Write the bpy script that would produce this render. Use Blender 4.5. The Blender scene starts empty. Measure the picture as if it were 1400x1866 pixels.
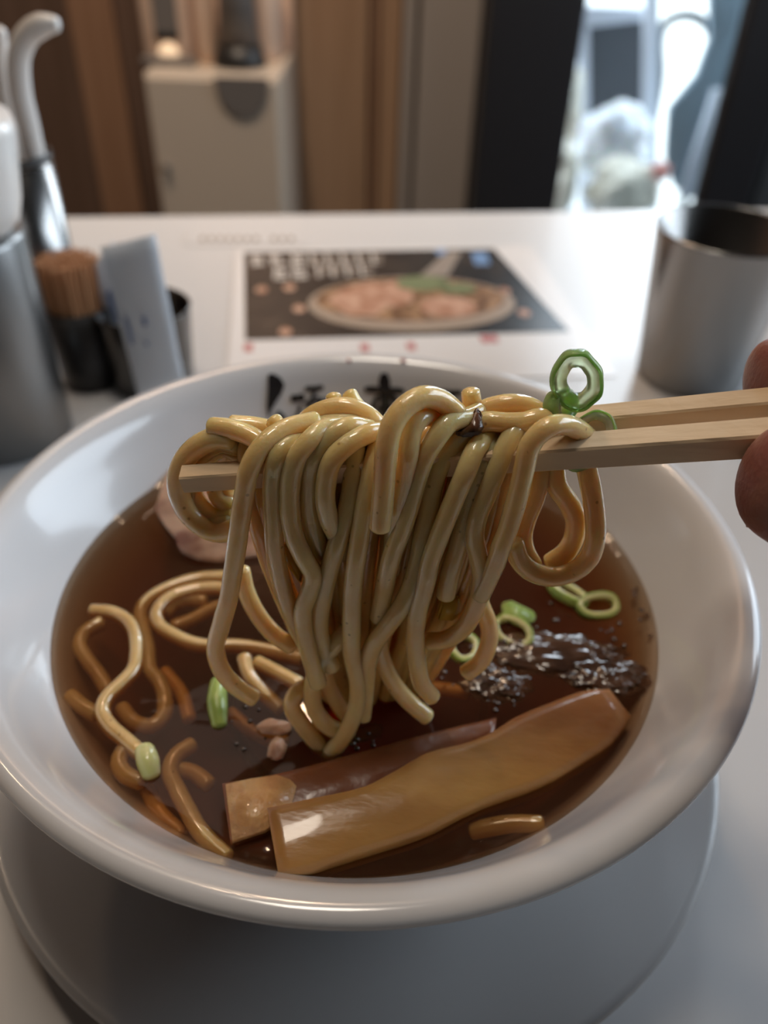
import bpy, bmesh, math, random
import numpy as np
from mathutils import Vector, Matrix, noise

random.seed(7)
S = bpy.context.scene
COL = S.collection

# ------------------------------------------------------------------ camera
W, H, F = 1400, 1866, 1500.0
TH, RO = math.radians(38.87), math.radians(2.0)
RIM_Z = 0.090
CAM = Vector((0.0, 0.0, RIM_Z + 0.1454))
ct, st, cr, sr = math.cos(TH), math.sin(TH), math.cos(RO), math.sin(RO)
_r, _u, _f = Vector((1, 0, 0)), Vector((0, st, ct)), Vector((0, ct, -st))
r2, u2 = cr * _r + sr * _u, -sr * _r + cr * _u
cam_d = bpy.data.cameras.new('camera')
cam = bpy.data.objects.new('camera', cam_d)
COL.objects.link(cam)
M = Matrix.Identity(4)
for i in range(3):
    M[i][0], M[i][1], M[i][2], M[i][3] = r2[i], u2[i], -_f[i], CAM[i]
cam.matrix_world = M
cam_d.sensor_fit = 'VERTICAL'
cam_d.sensor_height = 36.0
cam_d.lens = F / H * 36.0
cam_d.clip_start = 0.005
cam_d.clip_end = 60
cam_d.dof.use_dof = True
cam_d.dof.focus_distance = 0.163
cam_d.dof.aperture_fstop = 9.0
S.camera = cam

# ------------------------------------------------------------------ world, lights, exposure
S.view_settings.view_transform = 'Standard'
S.view_settings.look = 'None'
S.view_settings.gamma = 1.0
S.view_settings.use_curve_mapping = False
S.view_settings.exposure = 0.25
S.cycles.use_denoising = True
S.cycles.max_bounces = 10
S.cycles.transparent_max_bounces = 16
wd = bpy.data.worlds.new('sky')
S.world = wd
wd.use_nodes = True
wd.node_tree.nodes['Background'].inputs[0].default_value = (0.80, 0.90, 1.0, 1)
wd.node_tree.nodes['Background'].inputs[1].default_value = 3.2


def area(name, loc, target, sx, sy, power, color):
    d = bpy.data.lights.new(name, 'AREA')
    d.shape = 'RECTANGLE'
    d.size, d.size_y, d.energy, d.color = sx, sy, power, color
    o = bpy.data.objects.new(name, d)
    COL.objects.link(o)
    o.location = loc
    o.rotation_euler = (Vector(target) - Vector(loc)).to_track_quat('-Z', 'Y').to_euler()
    return o


def point(name, loc, power, color, rad):
    d = bpy.data.lights.new(name, 'POINT')
    d.energy, d.color, d.shadow_soft_size = power, color, rad
    o = bpy.data.objects.new(name, d)
    COL.objects.link(o)
    o.location = loc
    return o


DAY = (0.80, 0.90, 1.0)
WARM = (1.0, 0.70, 0.46)
area('daylight_back_window', (0.74, 1.60, 0.66), (0.05, 0.25, 0.05), 0.60, 0.85, 13, DAY)
area('daylight_side_window', (1.45, 0.62, 0.62), (0.0, 0.2, 0.05), 1.3, 1.0, 20, (0.74, 0.87, 1.0))
area('ceiling_panel_light', (-0.35, 1.05, 1.70), (-0.1, 0.5, 0), 0.9, 0.6, 1.4, (1.0, 0.86, 0.72))
area('ceiling_table_light', (-0.12, 0.42, 1.72), (-0.05, 0.25, 0), 0.30, 0.30, 5.6, (1.0, 0.88, 0.74))
sp = bpy.data.lights.new('added_wall_fill', 'SPOT')  # unseen spot added to brighten the cabinet and back wall
sp.energy, sp.color, sp.spot_size, sp.spot_blend, sp.shadow_soft_size = 48.0, (1.0, 0.80, 0.62), math.radians(84), 0.6, 0.05
spo = bpy.data.objects.new('added_wall_fill', sp)
COL.objects.link(spo)
spo.location = (-0.35, 0.85, 1.70)
spo.rotation_euler = (Vector((-0.25, 1.72, -0.25)) - spo.location).to_track_quat('-Z', 'Y').to_euler()
for i, x in enumerate((-0.300, -0.255)):
    point('bulb_or_fill', (x, 0.965, 1.62), 2.0, WARM, 0.012)
point('bulb_or_fill', (-0.85, 0.95, 1.55), 4.0, WARM, 0.05)
point('bulb_or_fill', (-0.15, 1.30, 1.60), 9.0, WARM, 0.05)  # fill light added out of view for the dark wood behind

# ------------------------------------------------------------------ helpers


def ray(px, py):
    X, Y = px - W / 2, py - H / 2
    c, s = math.cos(-RO), math.sin(-RO)
    X, Y = c * X - s * Y, s * X + c * Y
    u, x = -Y / F, X / F
    return Vector((x, ct + u * st, -st + u * ct))


def atz(px, py, z):
    r = ray(px, py)
    return CAM + r * ((z - CAM.z) / r.z)


def aty(px, py, y):
    r = ray(px, py)
    return CAM + r * (y / r.y)


SLOPE = 0.011 / 0.077


def lift(px, py, d=0.0):
    """point of the lifted bundle: d millimetres behind its front sheet"""
    r = ray(px, py)
    k = (0.119 + (CAM.z - 0.066) * SLOPE + d * 0.001) / (r.y - SLOPE * r.z)
    return CAM + r * k


def obj(name, bm, mat, parent=None, smooth=True):
    me = bpy.data.meshes.new(name)
    bmesh.ops.recalc_face_normals(bm, faces=bm.faces)
    bm.to_mesh(me)
    bm.free()
    if smooth:
        me.shade_smooth()
    if mat:
        me.materials.append(mat)
    o = bpy.data.objects.new(name, me)
    COL.objects.link(o)
    if parent:
        o.parent = parent
        o.matrix_parent_inverse = Matrix.Translation(parent.location).inverted() if parent.type == 'EMPTY' else parent.matrix_basis.inverted()
    return o


def tag(o, label, cat, group=None, kind=None):
    o['label'] = label
    o['category'] = cat
    if group:
        o['group'] = group
    if kind:
        o['kind'] = kind
    return o


def thing(name, label, cat, loc=(0, 0, 0), group=None):
    o = bpy.data.objects.new(name, None)
    o.empty_display_size = 0.02
    COL.objects.link(o)
    o.location = loc
    return tag(o, label, cat, group)


def struct(name, bm, mat, label=None):
    o = obj(name, bm, mat, None, False)
    o['kind'] = 'structure'
    if label:
        o['label'] = label
    return o


def add_box(bm, lo, hi, bevel=0.0, seg=2):
    lo, hi = Vector(lo), Vector(hi)
    r = bmesh.ops.create_cube(bm, size=1.0)
    vs = r['verts']
    for v in vs:
        v.co = Vector([(lo[i] + hi[i]) / 2 + v.co[i] * (hi[i] - lo[i]) for i in range(3)])
    if bevel:
        es = list({e for v in vs for e in v.link_edges})
        bmesh.ops.bevel(bm, geom=es, offset=bevel, segments=seg, affect='EDGES', profile=0.5)
    return bm


def box(lo, hi, bevel=0.0, seg=2):
    return add_box(bmesh.new(), lo, hi, bevel, seg)


def lathe(prof, n=96, center=(0, 0), bm=None, closed=False):
    bm = bm or bmesh.new()
    rings = []
    for (r, z) in prof:
        if r < 1e-6:
            rings.append([bm.verts.new((center[0], center[1], z))])
        else:
            rings.append([bm.verts.new((center[0] + r * math.cos(2 * math.pi * i / n), center[1] + r * math.sin(2 * math.pi * i / n), z)) for i in range(n)])
    pairs = list(zip(rings[:-1], rings[1:]))
    if closed:
        pairs.append((rings[-1], rings[0]))
    for a, b in pairs:
        for i in range(n):
            j = (i + 1) % n
            if len(a) == 1 and len(b) == 1:
                continue
            if len(a) == 1:
                bm.faces.new((a[0], b[i], b[j]))
            elif len(b) == 1:
                bm.faces.new((a[i], a[j], b[0]))
            else:
                bm.faces.new((a[i], a[j], b[j], b[i]))
    return bm


def spline(pts, step):
    """Catmull-Rom through pts (n-dim numpy rows), resampled evenly."""
    P = [np.array(p, float) for p in pts]
    if len(P) == 2:
        P = [P[0], (P[0] + P[1]) / 2, P[1]]
    Q = [2 * P[0] - P[1]] + P + [2 * P[-1] - P[-2]]
    out = []
    for i in range(1, len(Q) - 2):
        p0, p1, p2, p3 = Q[i - 1:i + 3]
        t0 = 0.0
        t1 = t0 + max(1e-6, np.linalg.norm(p1[:3] - p0[:3])) ** 0.5
        t2 = t1 + max(1e-6, np.linalg.norm(p2[:3] - p1[:3])) ** 0.5
        t3 = t2 + max(1e-6, np.linalg.norm(p3[:3] - p2[:3])) ** 0.5
        n = max(2, int(np.linalg.norm(p2[:3] - p1[:3]) / step + 0.5))
        for k in range(n):
            t = t1 + (t2 - t1) * k / n
            a1 = (t1 - t) / (t1 - t0) * p0 + (t - t0) / (t1 - t0) * p1
            a2 = (t2 - t) / (t2 - t1) * p1 + (t - t1) / (t2 - t1) * p2
            a3 = (t3 - t) / (t3 - t2) * p2 + (t - t2) / (t3 - t2) * p3
            b1 = (t2 - t) / (t2 - t0) * a1 + (t - t0) / (t2 - t0) * a2
            b2 = (t3 - t) / (t3 - t1) * a2 + (t - t1) / (t3 - t1) * a3
            out.append((t2 - t) / (t2 - t1) * b1 + (t - t1) / (t2 - t1) * b2)
    out.append(P[-1])
    return out


def tube(pts, r, n=12, step=0.0012, wob=0.035, bm=None, caps=True):
    """round-ended tube through 3-D points; r a number or one radius per point"""
    bm = bm or bmesh.new()
    if not hasattr(r, '__len__'):
        r = [r] * len(pts)
    rows = spline([(*p, q) for p, q in zip(pts, r)], step)
    P = [Vector(a[:3]) for a in rows]
    R = [float(a[3]) for a in rows]
    sd = random.uniform(0, 99)
    up = Vector((0.13, 0.31, 0.94))
    T = []
    for i in range(len(P)):
        t = P[min(i + 1, len(P) - 1)] - P[max(i - 1, 0)]
        T.append(t.normalized() if t.length > 1e-9 else Vector((0, 0, 1)))
    nrm = T[0].cross(up)
    if nrm.length < 1e-3:
        nrm = T[0].cross(Vector((1, 0, 0)))
    nrm.normalize()
    st_list = []
    if caps:
        for k in (0.12, 0.5, 0.8, 0.95):
            st_list.append((P[0] - T[0] * R[0] * 0.55 * math.sqrt(max(0, 1 - k * k)), T[0], R[0] * k))
    for p, t, q in zip(P, T, R):
        w = 1 + wob * noise.noise(p * 260 + Vector((sd, 0, 0)))
        st_list.append((p, t, q * w))
    if caps:
        for k in (0.95, 0.8, 0.5, 0.12):
            st_list.append((P[-1] + T[-1] * R[-1] * 0.55 * math.sqrt(max(0, 1 - k * k)), T[-1], R[-1] * k))
    rings = []
    for p, t, q in st_list:
        nrm = (nrm - t * nrm.dot(t))
        nrm.normalize()
        b = t.cross(nrm)
        rings.append([bm.verts.new(p + (nrm * math.cos(2 * math.pi * i / n) + b * math.sin(2 * math.pi * i / n)) * q) for i in range(n)])
    for a, b in zip(rings[:-1], rings[1:]):
        for i in range(n):
            j = (i + 1) % n
            bm.faces.new((a[i], a[j], b[j], b[i]))
    bm.faces.new(rings[0][::-1])
    bm.faces.new(rings[-1])
    return bm


def prism(poly, dvec, bm=None):
    """closed polygon of 3-D points extruded along dvec"""
    bm = bm or bmesh.new()
    a = [bm.verts.new(p) for p in poly]
    b = [bm.verts.new(Vector(p) + Vector(dvec)) for p in poly]
    n = len(a)
    bm.faces.new(a)
    bm.faces.new(b[::-1])
    for i in range(n):
        j = (i + 1) % n
        bm.faces.new((a[i], b[i], b[j], a[j]))
    return bm


# ------------------------------------------------------------------ materials


def srgb(r, g, b):
    f = lambda c: (c / 255 / 12.92) if c / 255 <= 0.04045 else ((c / 255 + 0.055) / 1.055) ** 2.4
    return (f(r), f(g), f(b), 1)


def mat(name, col, rough=0.5, metal=0.0, sss=0.0, sss_r=(1, .5, .25), sss_scale=0.002, coat=0.0, spec=0.5, trans=0.0,
        bump=0.0, bscale=200.0, mix=None, mscale=40.0, mlo=0.4, mhi=0.6, stretch=None, rvar=0.0):
    m = bpy.data.materials.new(name)
    m.use_nodes = True
    nt = m.node_tree
    p = nt.nodes['Principled BSDF']
    p.inputs['Base Color'].default_value = col
    p.inputs['Roughness'].default_value = rough
    p.inputs['Metallic'].default_value = metal
    p.inputs['Specular IOR Level'].default_value = spec
    p.inputs['Coat Weight'].default_value = coat
    p.inputs['Coat Roughness'].default_value = 0.05
    p.inputs['Transmission Weight'].default_value = trans
    if trans:
        p.inputs['IOR'].default_value = 1.15
    if sss:
        p.inputs['Subsurface Weight'].default_value = sss
        p.inputs['Subsurface Radius'].default_value = sss_r
        p.inputs['Subsurface Scale'].default_value = sss_scale
    tc = nt.nodes.new('ShaderNodeTexCoord')
    vec = tc.outputs['Object']
    if stretch:
        mp = nt.nodes.new('ShaderNodeMapping')
        mp.inputs['Scale'].default_value = stretch
        nt.links.new(vec, mp.inputs['Vector'])
        vec = mp.outputs['Vector']
    if mix is not None:
        n = nt.nodes.new('ShaderNodeTexNoise')
        n.inputs['Scale'].default_value = mscale
        n.inputs['Detail'].default_value = 5
        nt.links.new(vec, n.inputs['Vector'])
        mr = nt.nodes.new('ShaderNodeMapRange')
        mr.inputs['From Min'].default_value = mlo
        mr.inputs['From Max'].default_value = mhi
        nt.links.new(n.outputs['Fac'], mr.inputs['Value'])
        mx = nt.nodes.new('ShaderNodeMix')
        mx.data_type = 'RGBA'
        mx.inputs['A'].default_value = col
        mx.inputs['B'].default_value = mix
        nt.links.new(mr.outputs['Result'], mx.inputs['Factor'])
        nt.links.new(mx.outputs['Result'], p.inputs['Base Color'])
    if bump:
        n2 = nt.nodes.new('ShaderNodeTexNoise')
        n2.inputs['Scale'].default_value = bscale
        n2.inputs['Detail'].default_value = 4
        nt.links.new(vec, n2.inputs['Vector'])
        b = nt.nodes.new('ShaderNodeBump')
        b.inputs['Strength'].default_value = bump
        b.inputs['Distance'].default_value = 0.001
        nt.links.new(n2.outputs['Fac'], b.inputs['Height'])
        nt.links.new(b.outputs['Normal'], p.inputs['Normal'])
    return m


def noodle_mat(name, a, b):
    m = mat(name, a, rough=0.22, sss=0.9, sss_r=(1.0, 0.72, 0.38), sss_scale=0.0042, coat=0.8, spec=0.5,
            mix=b, mscale=110, mlo=0.35, mhi=0.7, bump=0.18, bscale=700)
    nt = m.node_tree
    p = nt.nodes['Principled BSDF']
    src = p.inputs['Base Color'].links[0].from_socket
    v = nt.nodes.new('ShaderNodeTexVoronoi')
    v.inputs['Scale'].default_value = 330
    tc = [n for n in nt.nodes if n.type == 'TEX_COORD'][0]
    nt.links.new(tc.outputs['Object'], v.inputs['Vector'])
    mr = nt.nodes.new('ShaderNodeMapRange')
    mr.inputs['From Min'].default_value = 0.09
    mr.inputs['From Max'].default_value = 0.14
    mr.inputs['To Min'].default_value = 0.5
    mr.inputs['To Max'].default_value = 0.0
    nt.links.new(v.outputs['Distance'], mr.inputs['Value'])
    n = nt.nodes.new('ShaderNodeTexNoise')
    n.inputs['Scale'].default_value = 150
    nt.links.new(tc.outputs['Object'], n.inputs['Vector'])
    g = nt.nodes.new('ShaderNodeMath')
    g.operation = 'GREATER_THAN'
    g.inputs[1].default_value = 0.5
    nt.links.new(n.outputs['Fac'], g.inputs[0])
    mm = nt.nodes.new('ShaderNodeMath')
    mm.operation = 'MULTIPLY'
    nt.links.new(mr.outputs['Result'], mm.inputs[0])
    nt.links.new(g.outputs[0], mm.inputs[1])
    mx = nt.nodes.new('ShaderNodeMix')
    mx.data_type = 'RGBA'
    mx.inputs['B'].default_value = srgb(132, 98, 60)
    nt.links.new(src, mx.inputs['A'])
    nt.links.new(mm.outputs[0], mx.inputs['Factor'])
    nt.links.new(mx.outputs['Result'], p.inputs['Base Color'])
    return m


M_NOODLE = noodle_mat('noodle_wheat', srgb(248, 218, 160), srgb(238, 202, 138))
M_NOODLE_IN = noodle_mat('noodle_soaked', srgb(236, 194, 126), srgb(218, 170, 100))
M_NOODLE_SOUP = noodle_mat('noodle_in_broth', srgb(218, 186, 132), srgb(200, 164, 108))
M_PORC = mat('white_porcelain', srgb(216, 216, 218), rough=0.16, coat=0.4)
M_SAUCER = mat('grey_white_saucer', srgb(188, 187, 186), rough=0.22, coat=0.3)
M_INK = mat('dark_glaze_ink', srgb(40, 38, 40), rough=0.25)
M_RED = mat('red_glaze_ink', srgb(150, 60, 50), rough=0.3)
M_TABLE = mat('white_laminate', srgb(204, 202, 201), rough=0.34, coat=0.15, bump=0.02, bscale=900)
M_TABLE_EDGE = mat('laminate_edge', srgb(200, 190, 180), rough=0.4)
M_WOOD = mat('pale_chopstick_wood', srgb(236, 210, 174), rough=0.62, mix=srgb(220, 190, 150), mscale=120, mlo=0.35, mhi=0.7,
             bump=0.35, bscale=260, stretch=(0.12, 1, 1))
M_MENMA = mat('simmered_bamboo', srgb(196, 150, 88), rough=0.28, sss=0.5, sss_scale=0.002, coat=0.4, mix=srgb(158, 106, 60), mscale=34, mlo=0.42,
              mhi=0.66, bump=0.5, bscale=150, stretch=(0.35, 1, 1))
M_MENMA_D = mat('dark_simmered_bamboo', srgb(150, 92, 52), rough=0.32, sss=0.4, sss_scale=0.002, coat=0.3, mix=srgb(120, 68, 38), mscale=40,
                bump=0.4, bscale=150)
M_MENMA_CUT = mat('cut_bamboo_face', srgb(222, 178, 124), rough=0.34, sss=0.4, sss_scale=0.002, coat=0.4, mix=srgb(200, 150, 98), mscale=160, bump=0.9, bscale=330)
M_GREEN = mat('green_onion_skin', srgb(176, 212, 140), rough=0.25, sss=0.9, sss_r=(.6, 1, .4), sss_scale=0.004, coat=0.4, mix=srgb(140, 186, 110),
              mscale=160, bump=0.25, bscale=500, trans=0.5)
M_GREEN_IN = mat('green_onion_flesh', srgb(238, 245, 220), rough=0.25, sss=1.0, sss_r=(.8, 1, .5), sss_scale=0.006, coat=0.4, mix=srgb(214, 230, 184), mscale=120, trans=0.75)
M_GREEN_F = mat('floating_onion_green', srgb(168, 190, 104), rough=0.25, sss=0.6, sss_r=(.6, 1, .4), sss_scale=0.003, coat=0.4, mix=srgb(146, 172, 92), mscale=160, bump=0.25, bscale=500)
M_GREEN_P = mat('floating_onion_pale', srgb(222, 220, 168), rough=0.25, sss=0.6, sss_r=(.8, 1, .5), sss_scale=0.003, coat=0.4, mix=srgb(200, 206, 140), mscale=120)
M_PORK = mat('pork_fat', srgb(222, 186, 160), rough=0.4, sss=0.5, sss_r=(1, .5, .35), sss_scale=0.003, mix=srgb(150, 102, 82), mscale=60, mlo=0.46, mhi=0.6, bump=0.5, bscale=200)
M_DARKMEAT = mat('dark_glossy_meat', srgb(58, 40, 31), rough=0.14, coat=0.6, mix=srgb(84, 60, 46), mscale=100, bump=0.22, bscale=160)
M_STAIN = mat('soy_stain_scrap', srgb(104, 68, 46), rough=0.25, coat=0.4, mix=srgb(78, 48, 34), mscale=200, bump=0.3, bscale=500)
M_CORN = mat('yellow_flesh', srgb(226, 184, 84), rough=0.25, sss=0.6, sss_scale=0.002, coat=0.3)
M_STEEL = mat('brushed_steel', (0.29, 0.28, 0.27, 1), rough=0.24, metal=1.0, bump=0.05, bscale=300, stretch=(1, 1, 0.05))
M_STEEL_D = mat('dull_steel', (0.25, 0.245, 0.24, 1), rough=0.36, metal=1.0)
M_STEEL_K = mat('dark_mirror_steel', (0.10, 0.095, 0.09, 1), rough=0.22, metal=1.0)
M_BLACK = mat('black_plastic', srgb(34, 33, 33), rough=0.4)
M_WHITEP = mat('white_plastic', srgb(232, 226, 220), rough=0.3, coat=0.2)
M_PAPER = mat('white_packet_film', srgb(216, 222, 230), rough=0.35, coat=0.2, bump=0.3, bscale=60)
M_BLUEP = mat('blue_print', srgb(104, 124, 164), rough=0.5)
M_TOOTH = mat('toothpick_wood', srgb(190, 138, 96), rough=0.7)
M_CARD = mat('glossy_white_card', srgb(228, 224, 222), rough=0.22)
M_CARDK = mat('print_black', srgb(44, 42, 42), rough=0.24, mix=srgb(78, 68, 60), mscale=60, mlo=0.5, mhi=0.75)
M_CARDW = mat('print_white', srgb(214, 206, 198), rough=0.24)
M_CARDR = mat('print_red', srgb(190, 100, 100), rough=0.24)
M_CARDBOWL = mat('print_bowl', srgb(168, 150, 134), rough=0.24)
M_CARDSOUP = mat('print_soup', srgb(98, 68, 50), rough=0.24, mix=srgb(168, 132, 100), mscale=110)
M_CARDMEAT = mat('print_meat', srgb(206, 166, 142), rough=0.24, mix=srgb(170, 122, 98), mscale=90)
M_CARDGREEN = mat('print_green', srgb(122, 130, 96), rough=0.24)
M_CARDGREY = mat('print_grey', srgb(150, 138, 128), rough=0.24)
M_CARDBLUE = mat('print_blue', srgb(120, 150, 190), rough=0.24)
M_SKIN = mat('finger_skin', srgb(164, 116, 98), rough=0.42, sss=0.6, sss_r=(1, .35, .2), sss_scale=0.004, mix=srgb(144, 88, 80), mscale=60, bump=0.25, bscale=900)
M_NAIL = mat('finger_nail', srgb(186, 140, 124), rough=0.25, coat=0.3)
M_SLEEVE = mat('dark_sleeve', srgb(48, 48, 54), rough=0.9)
M_BRWALL = mat('dark_brown_panel', srgb(112, 90, 78), rough=0.5, mix=srgb(100, 80, 68), mscale=6, stretch=(8, 8, 0.5))
M_REDWOOD = mat('reddish_panel', srgb(160, 126, 102), rough=0.5, mix=srgb(150, 116, 92), mscale=6, stretch=(8, 8, 0.5))
M_TANWOOD = mat('tan_wood_panel', srgb(166, 136, 110), rough=0.5, mix=srgb(154, 124, 98), mscale=5, stretch=(10, 10, 0.4))
M_GREYCOL = mat('grey_plaster', srgb(158, 150, 144), rough=0.7)
M_BEIGE = mat('beige_laminate', srgb(210, 194, 176), rough=0.25)
M_BLACKCOL = mat('black_painted_column', srgb(38, 38, 42), rough=0.5)
M_DKGREY = mat('dark_grey_panel', srgb(72, 76, 80), rough=0.5)
M_CEIL = mat('ceiling_white', srgb(62, 57, 53), rough=0.9)
M_FLOOR = mat('dark_floor', srgb(80, 70, 62), rough=0.5, mix=srgb(66, 58, 52), mscale=8)
M_NEAR = mat('dim_wall', srgb(52, 48, 46), rough=0.9)
M_FRAME = mat('pale_aluminium_frame', srgb(206, 212, 222), rough=0.4)
M_PEACH = mat('peach_enamel', srgb(236, 206, 184), rough=0.3)
M_GREYP = mat('grey_plastic', srgb(120, 114, 110), rough=0.35)
M_OUTGREY = mat('outdoor_grey_board', srgb(74, 77, 82), rough=0.6)
M_PAVE = mat('pale_paving', srgb(236, 234, 228), rough=0.9)
M_BAG = mat('translucent_white_bag', srgb(226, 230, 236), rough=0.25, coat=0.3, sss=0.4, sss_scale=0.02, bump=0.8, bscale=22)
M_BAGC = mat('cream_bag', srgb(236, 230, 212), rough=0.3, coat=0.2, bump=0.8, bscale=22)
M_SLATE = mat('slate_blue_cloth', srgb(128, 146, 158), rough=0.8)
M_PINK = mat('pink_cloth', srgb(214, 150, 140), rough=0.8)


def glass_mat():
    m = bpy.data.materials.new('window_glass')
    m.use_nodes = True
    nt = m.node_tree
    nt.nodes.remove(nt.nodes['Principled BSDF'])
    out = nt.nodes['Material Output']
    t = nt.nodes.new('ShaderNodeBsdfTransparent')
    t.inputs[0].default_value = (0.93, 0.96, 0.97, 1)
    g = nt.nodes.new('ShaderNodeBsdfGlossy')
    g.inputs['Roughness'].default_value = 0.02
    fr = nt.nodes.new('ShaderNodeFresnel')
    fr.inputs[0].default_value = 1.45
    mx = nt.nodes.new('ShaderNodeMixShader')
    nt.links.new(fr.outputs[0], mx.inputs[0])
    nt.links.new(t.outputs[0], mx.inputs[1])
    nt.links.new(g.outputs[0], mx.inputs[2])
    nt.links.new(mx.outputs[0], out.inputs['Surface'])
    return m


def broth_mat():
    m = bpy.data.materials.new('soy_broth')
    m.use_nodes = True
    nt = m.node_tree
    nt.nodes.remove(nt.nodes['Principled BSDF'])
    out = nt.nodes['Material Output']
    tc = nt.nodes.new('ShaderNodeTexCoord')
    n = nt.nodes.new('ShaderNodeTexNoise')
    n.inputs['Scale'].default_value = 45
    n.inputs['Detail'].default_value = 3
    nt.links.new(tc.outputs['Object'], n.inputs['Vector'])
    b = nt.nodes.new('ShaderNodeBump')
    b.inputs['Strength'].default_value = 0.35
    b.inputs['Distance'].default_value = 0.0012
    nt.links.new(n.outputs['Fac'], b.inputs['Height'])
    t = nt.nodes.new('ShaderNodeBsdfTransparent')
    t.inputs[0].default_value = (0.96, 0.90, 0.80, 1)
    d = nt.nodes.new('ShaderNodeBsdfDiffuse')
    d.inputs[0].default_value = srgb(116, 78, 56)
    m1 = nt.nodes.new('ShaderNodeMixShader')
    m1.inputs[0].default_value = 0.22
    nt.links.new(t.outputs[0], m1.inputs[1])
    nt.links.new(d.outputs[0], m1.inputs[2])
    g = nt.nodes.new('ShaderNodeBsdfGlossy')
    g.inputs['Roughness'].default_value = 0.03
    nt.links.new(b.outputs[0], g.inputs['Normal'])
    fr = nt.nodes.new('ShaderNodeFresnel')
    fr.inputs[0].default_value = 1.34
    nt.links.new(b.outputs[0], fr.inputs['Normal'])
    mx = nt.nodes.new('ShaderNodeMixShader')
    nt.links.new(fr.outputs[0], mx.inputs[0])
    nt.links.new(m1.outputs[0], mx.inputs[1])
    nt.links.new(g.outputs[0], mx.inputs[2])
    nt.links.new(mx.outputs[0], out.inputs['Surface'])
    v = nt.nodes.new('ShaderNodeVolumeAbsorption')
    v.inputs['Color'].default_value = (0.83, 0.64, 0.41, 1)
    v.inputs['Density'].default_value = 190
    nt.links.new(v.outputs[0], out.inputs['Volume'])
    return m


M_GLASS = glass_mat()
M_BROTH = broth_mat()

# ------------------------------------------------------------------ the room
FZ, CZ = -0.73, 1.78
YB = 1.72                      # back wall
struct('floor', box((-1.8, -1.5, FZ - 0.05), (1.6, YB + 0.1, FZ)), M_FLOOR)
struct('ceiling', box((-1.8, -1.5, CZ), (1.6, YB + 0.1, CZ + 0.05)), M_CEIL)
struct('wall_left', box((-1.85, -1.5, FZ), (-1.8, YB + 0.1, CZ)), M_BRWALL)
struct('wall_near', box((-1.8, -1.55, FZ), (1.6, -1.5, CZ)), M_NEAR)


def xw(px, py, y=YB):
    return aty(px, py, y).x


# back wall: plain strip behind the panels, then raised panels
x_col0 = xw(862, 200)          # left side of the black column
x_win0 = xw(1012, 200)
x_win1 = 0.98
struct('wall_back', box((-1.8, YB, FZ), (x_win0, YB + 0.1, CZ)), M_BRWALL)
wb = struct('wall_back_right', box((x_win1, YB, FZ), (1.6, YB + 0.1, CZ)), M_DKGREY)
struct('wall_back_lintel', box((x_win0, YB, 1.12), (x_win1, YB + 0.1, CZ)), M_DKGREY)
struct('wall_right', box((1.55, -1.5, FZ), (1.6, YB + 0.1, CZ)), M_DKGREY)


def panel(name, px0, px1, mt, t=0.02, py=200, z1=CZ, bev=0.004, label=None):
    x0, x1 = xw(px0, py), xw(px1, py)
    return struct(name, box((x0 + 0.001, YB - t, FZ), (x1 - 0.001, YB, z1), bev), mt, label)


panel('trim_1', 140, 222, M_REDWOOD, 0.025, 80)
panel('trim_2', 222, 300, M_BRWALL, 0.02, 80)
panel('trim_3', 500, 672, M_TANWOOD, 0.02)
panel('trim_4', 675, 688, M_REDWOOD, 0.012)
panel('trim_5', 690, 728, M_TANWOOD, 0.02)
panel('trim_6', 729, 752, M_GREYCOL, 0.05)
panel('trim_7', 757, x_col0 and 860, M_GREYCOL, 0.06)
struct('baseboard_back', box((-1.8, YB - 0.035, FZ), (x_col0, YB, FZ + 0.12)), M_BRWALL)
struct('trim_8', box((x_col0, YB - 0.16, FZ), (x_win0, YB + 0.02, CZ), 0.006), M_BLACKCOL, 'black column standing left of the bright window')

# window: frame, mullion, glass
wn = struct('window_1', box((x_win0, YB + 0.02, FZ + 0.06), (x_win0 + 0.025, YB + 0.07, 1.12)), M_BLACKCOL)
obj('sill', box((x_win0, YB + 0.0, FZ), (x_win1, YB + 0.08, FZ + 0.06), 0.003), M_FRAME, wn, False)
obj('pane', box((x_win0, YB + 0.042, FZ + 0.06), (x_win1, YB + 0.048, 1.12)), M_GLASS, wn, False)

# dark pillar at the right, nearer than the window
p0, p1 = aty(1340, 30, 1.15), aty(1276, 330, 1.15)
xr = (p0.x + p1.x) / 2
struct('trim_9', box((xr, 1.12, FZ), (xr + 0.07, 1.15, CZ), 0.006), M_BLACKCOL, 'near black edge of the right-hand pillar')
struct('trim_10', box((xr + 0.071, 1.125, FZ), (xr + 0.5, 1.155, CZ), 0.006), M_DKGREY, 'dark grey face of the right-hand pillar')

# outside the window
struct('ground_outside', box((-1.5, YB + 0.1, FZ - 0.06), (6, 12, FZ - 0.02)), M_PAVE, 'sunlit pale paving outside the window')
sb = thing('signboard', 'grey upright board with pale frame outside, left of the pale pole', 'board', (0, 0, 0))


def leaf(px, y, t):
    """flat board with real thickness standing outside at distance y"""
    return prism([aty(*q, y) for q in px], (0, t, 0))


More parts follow.
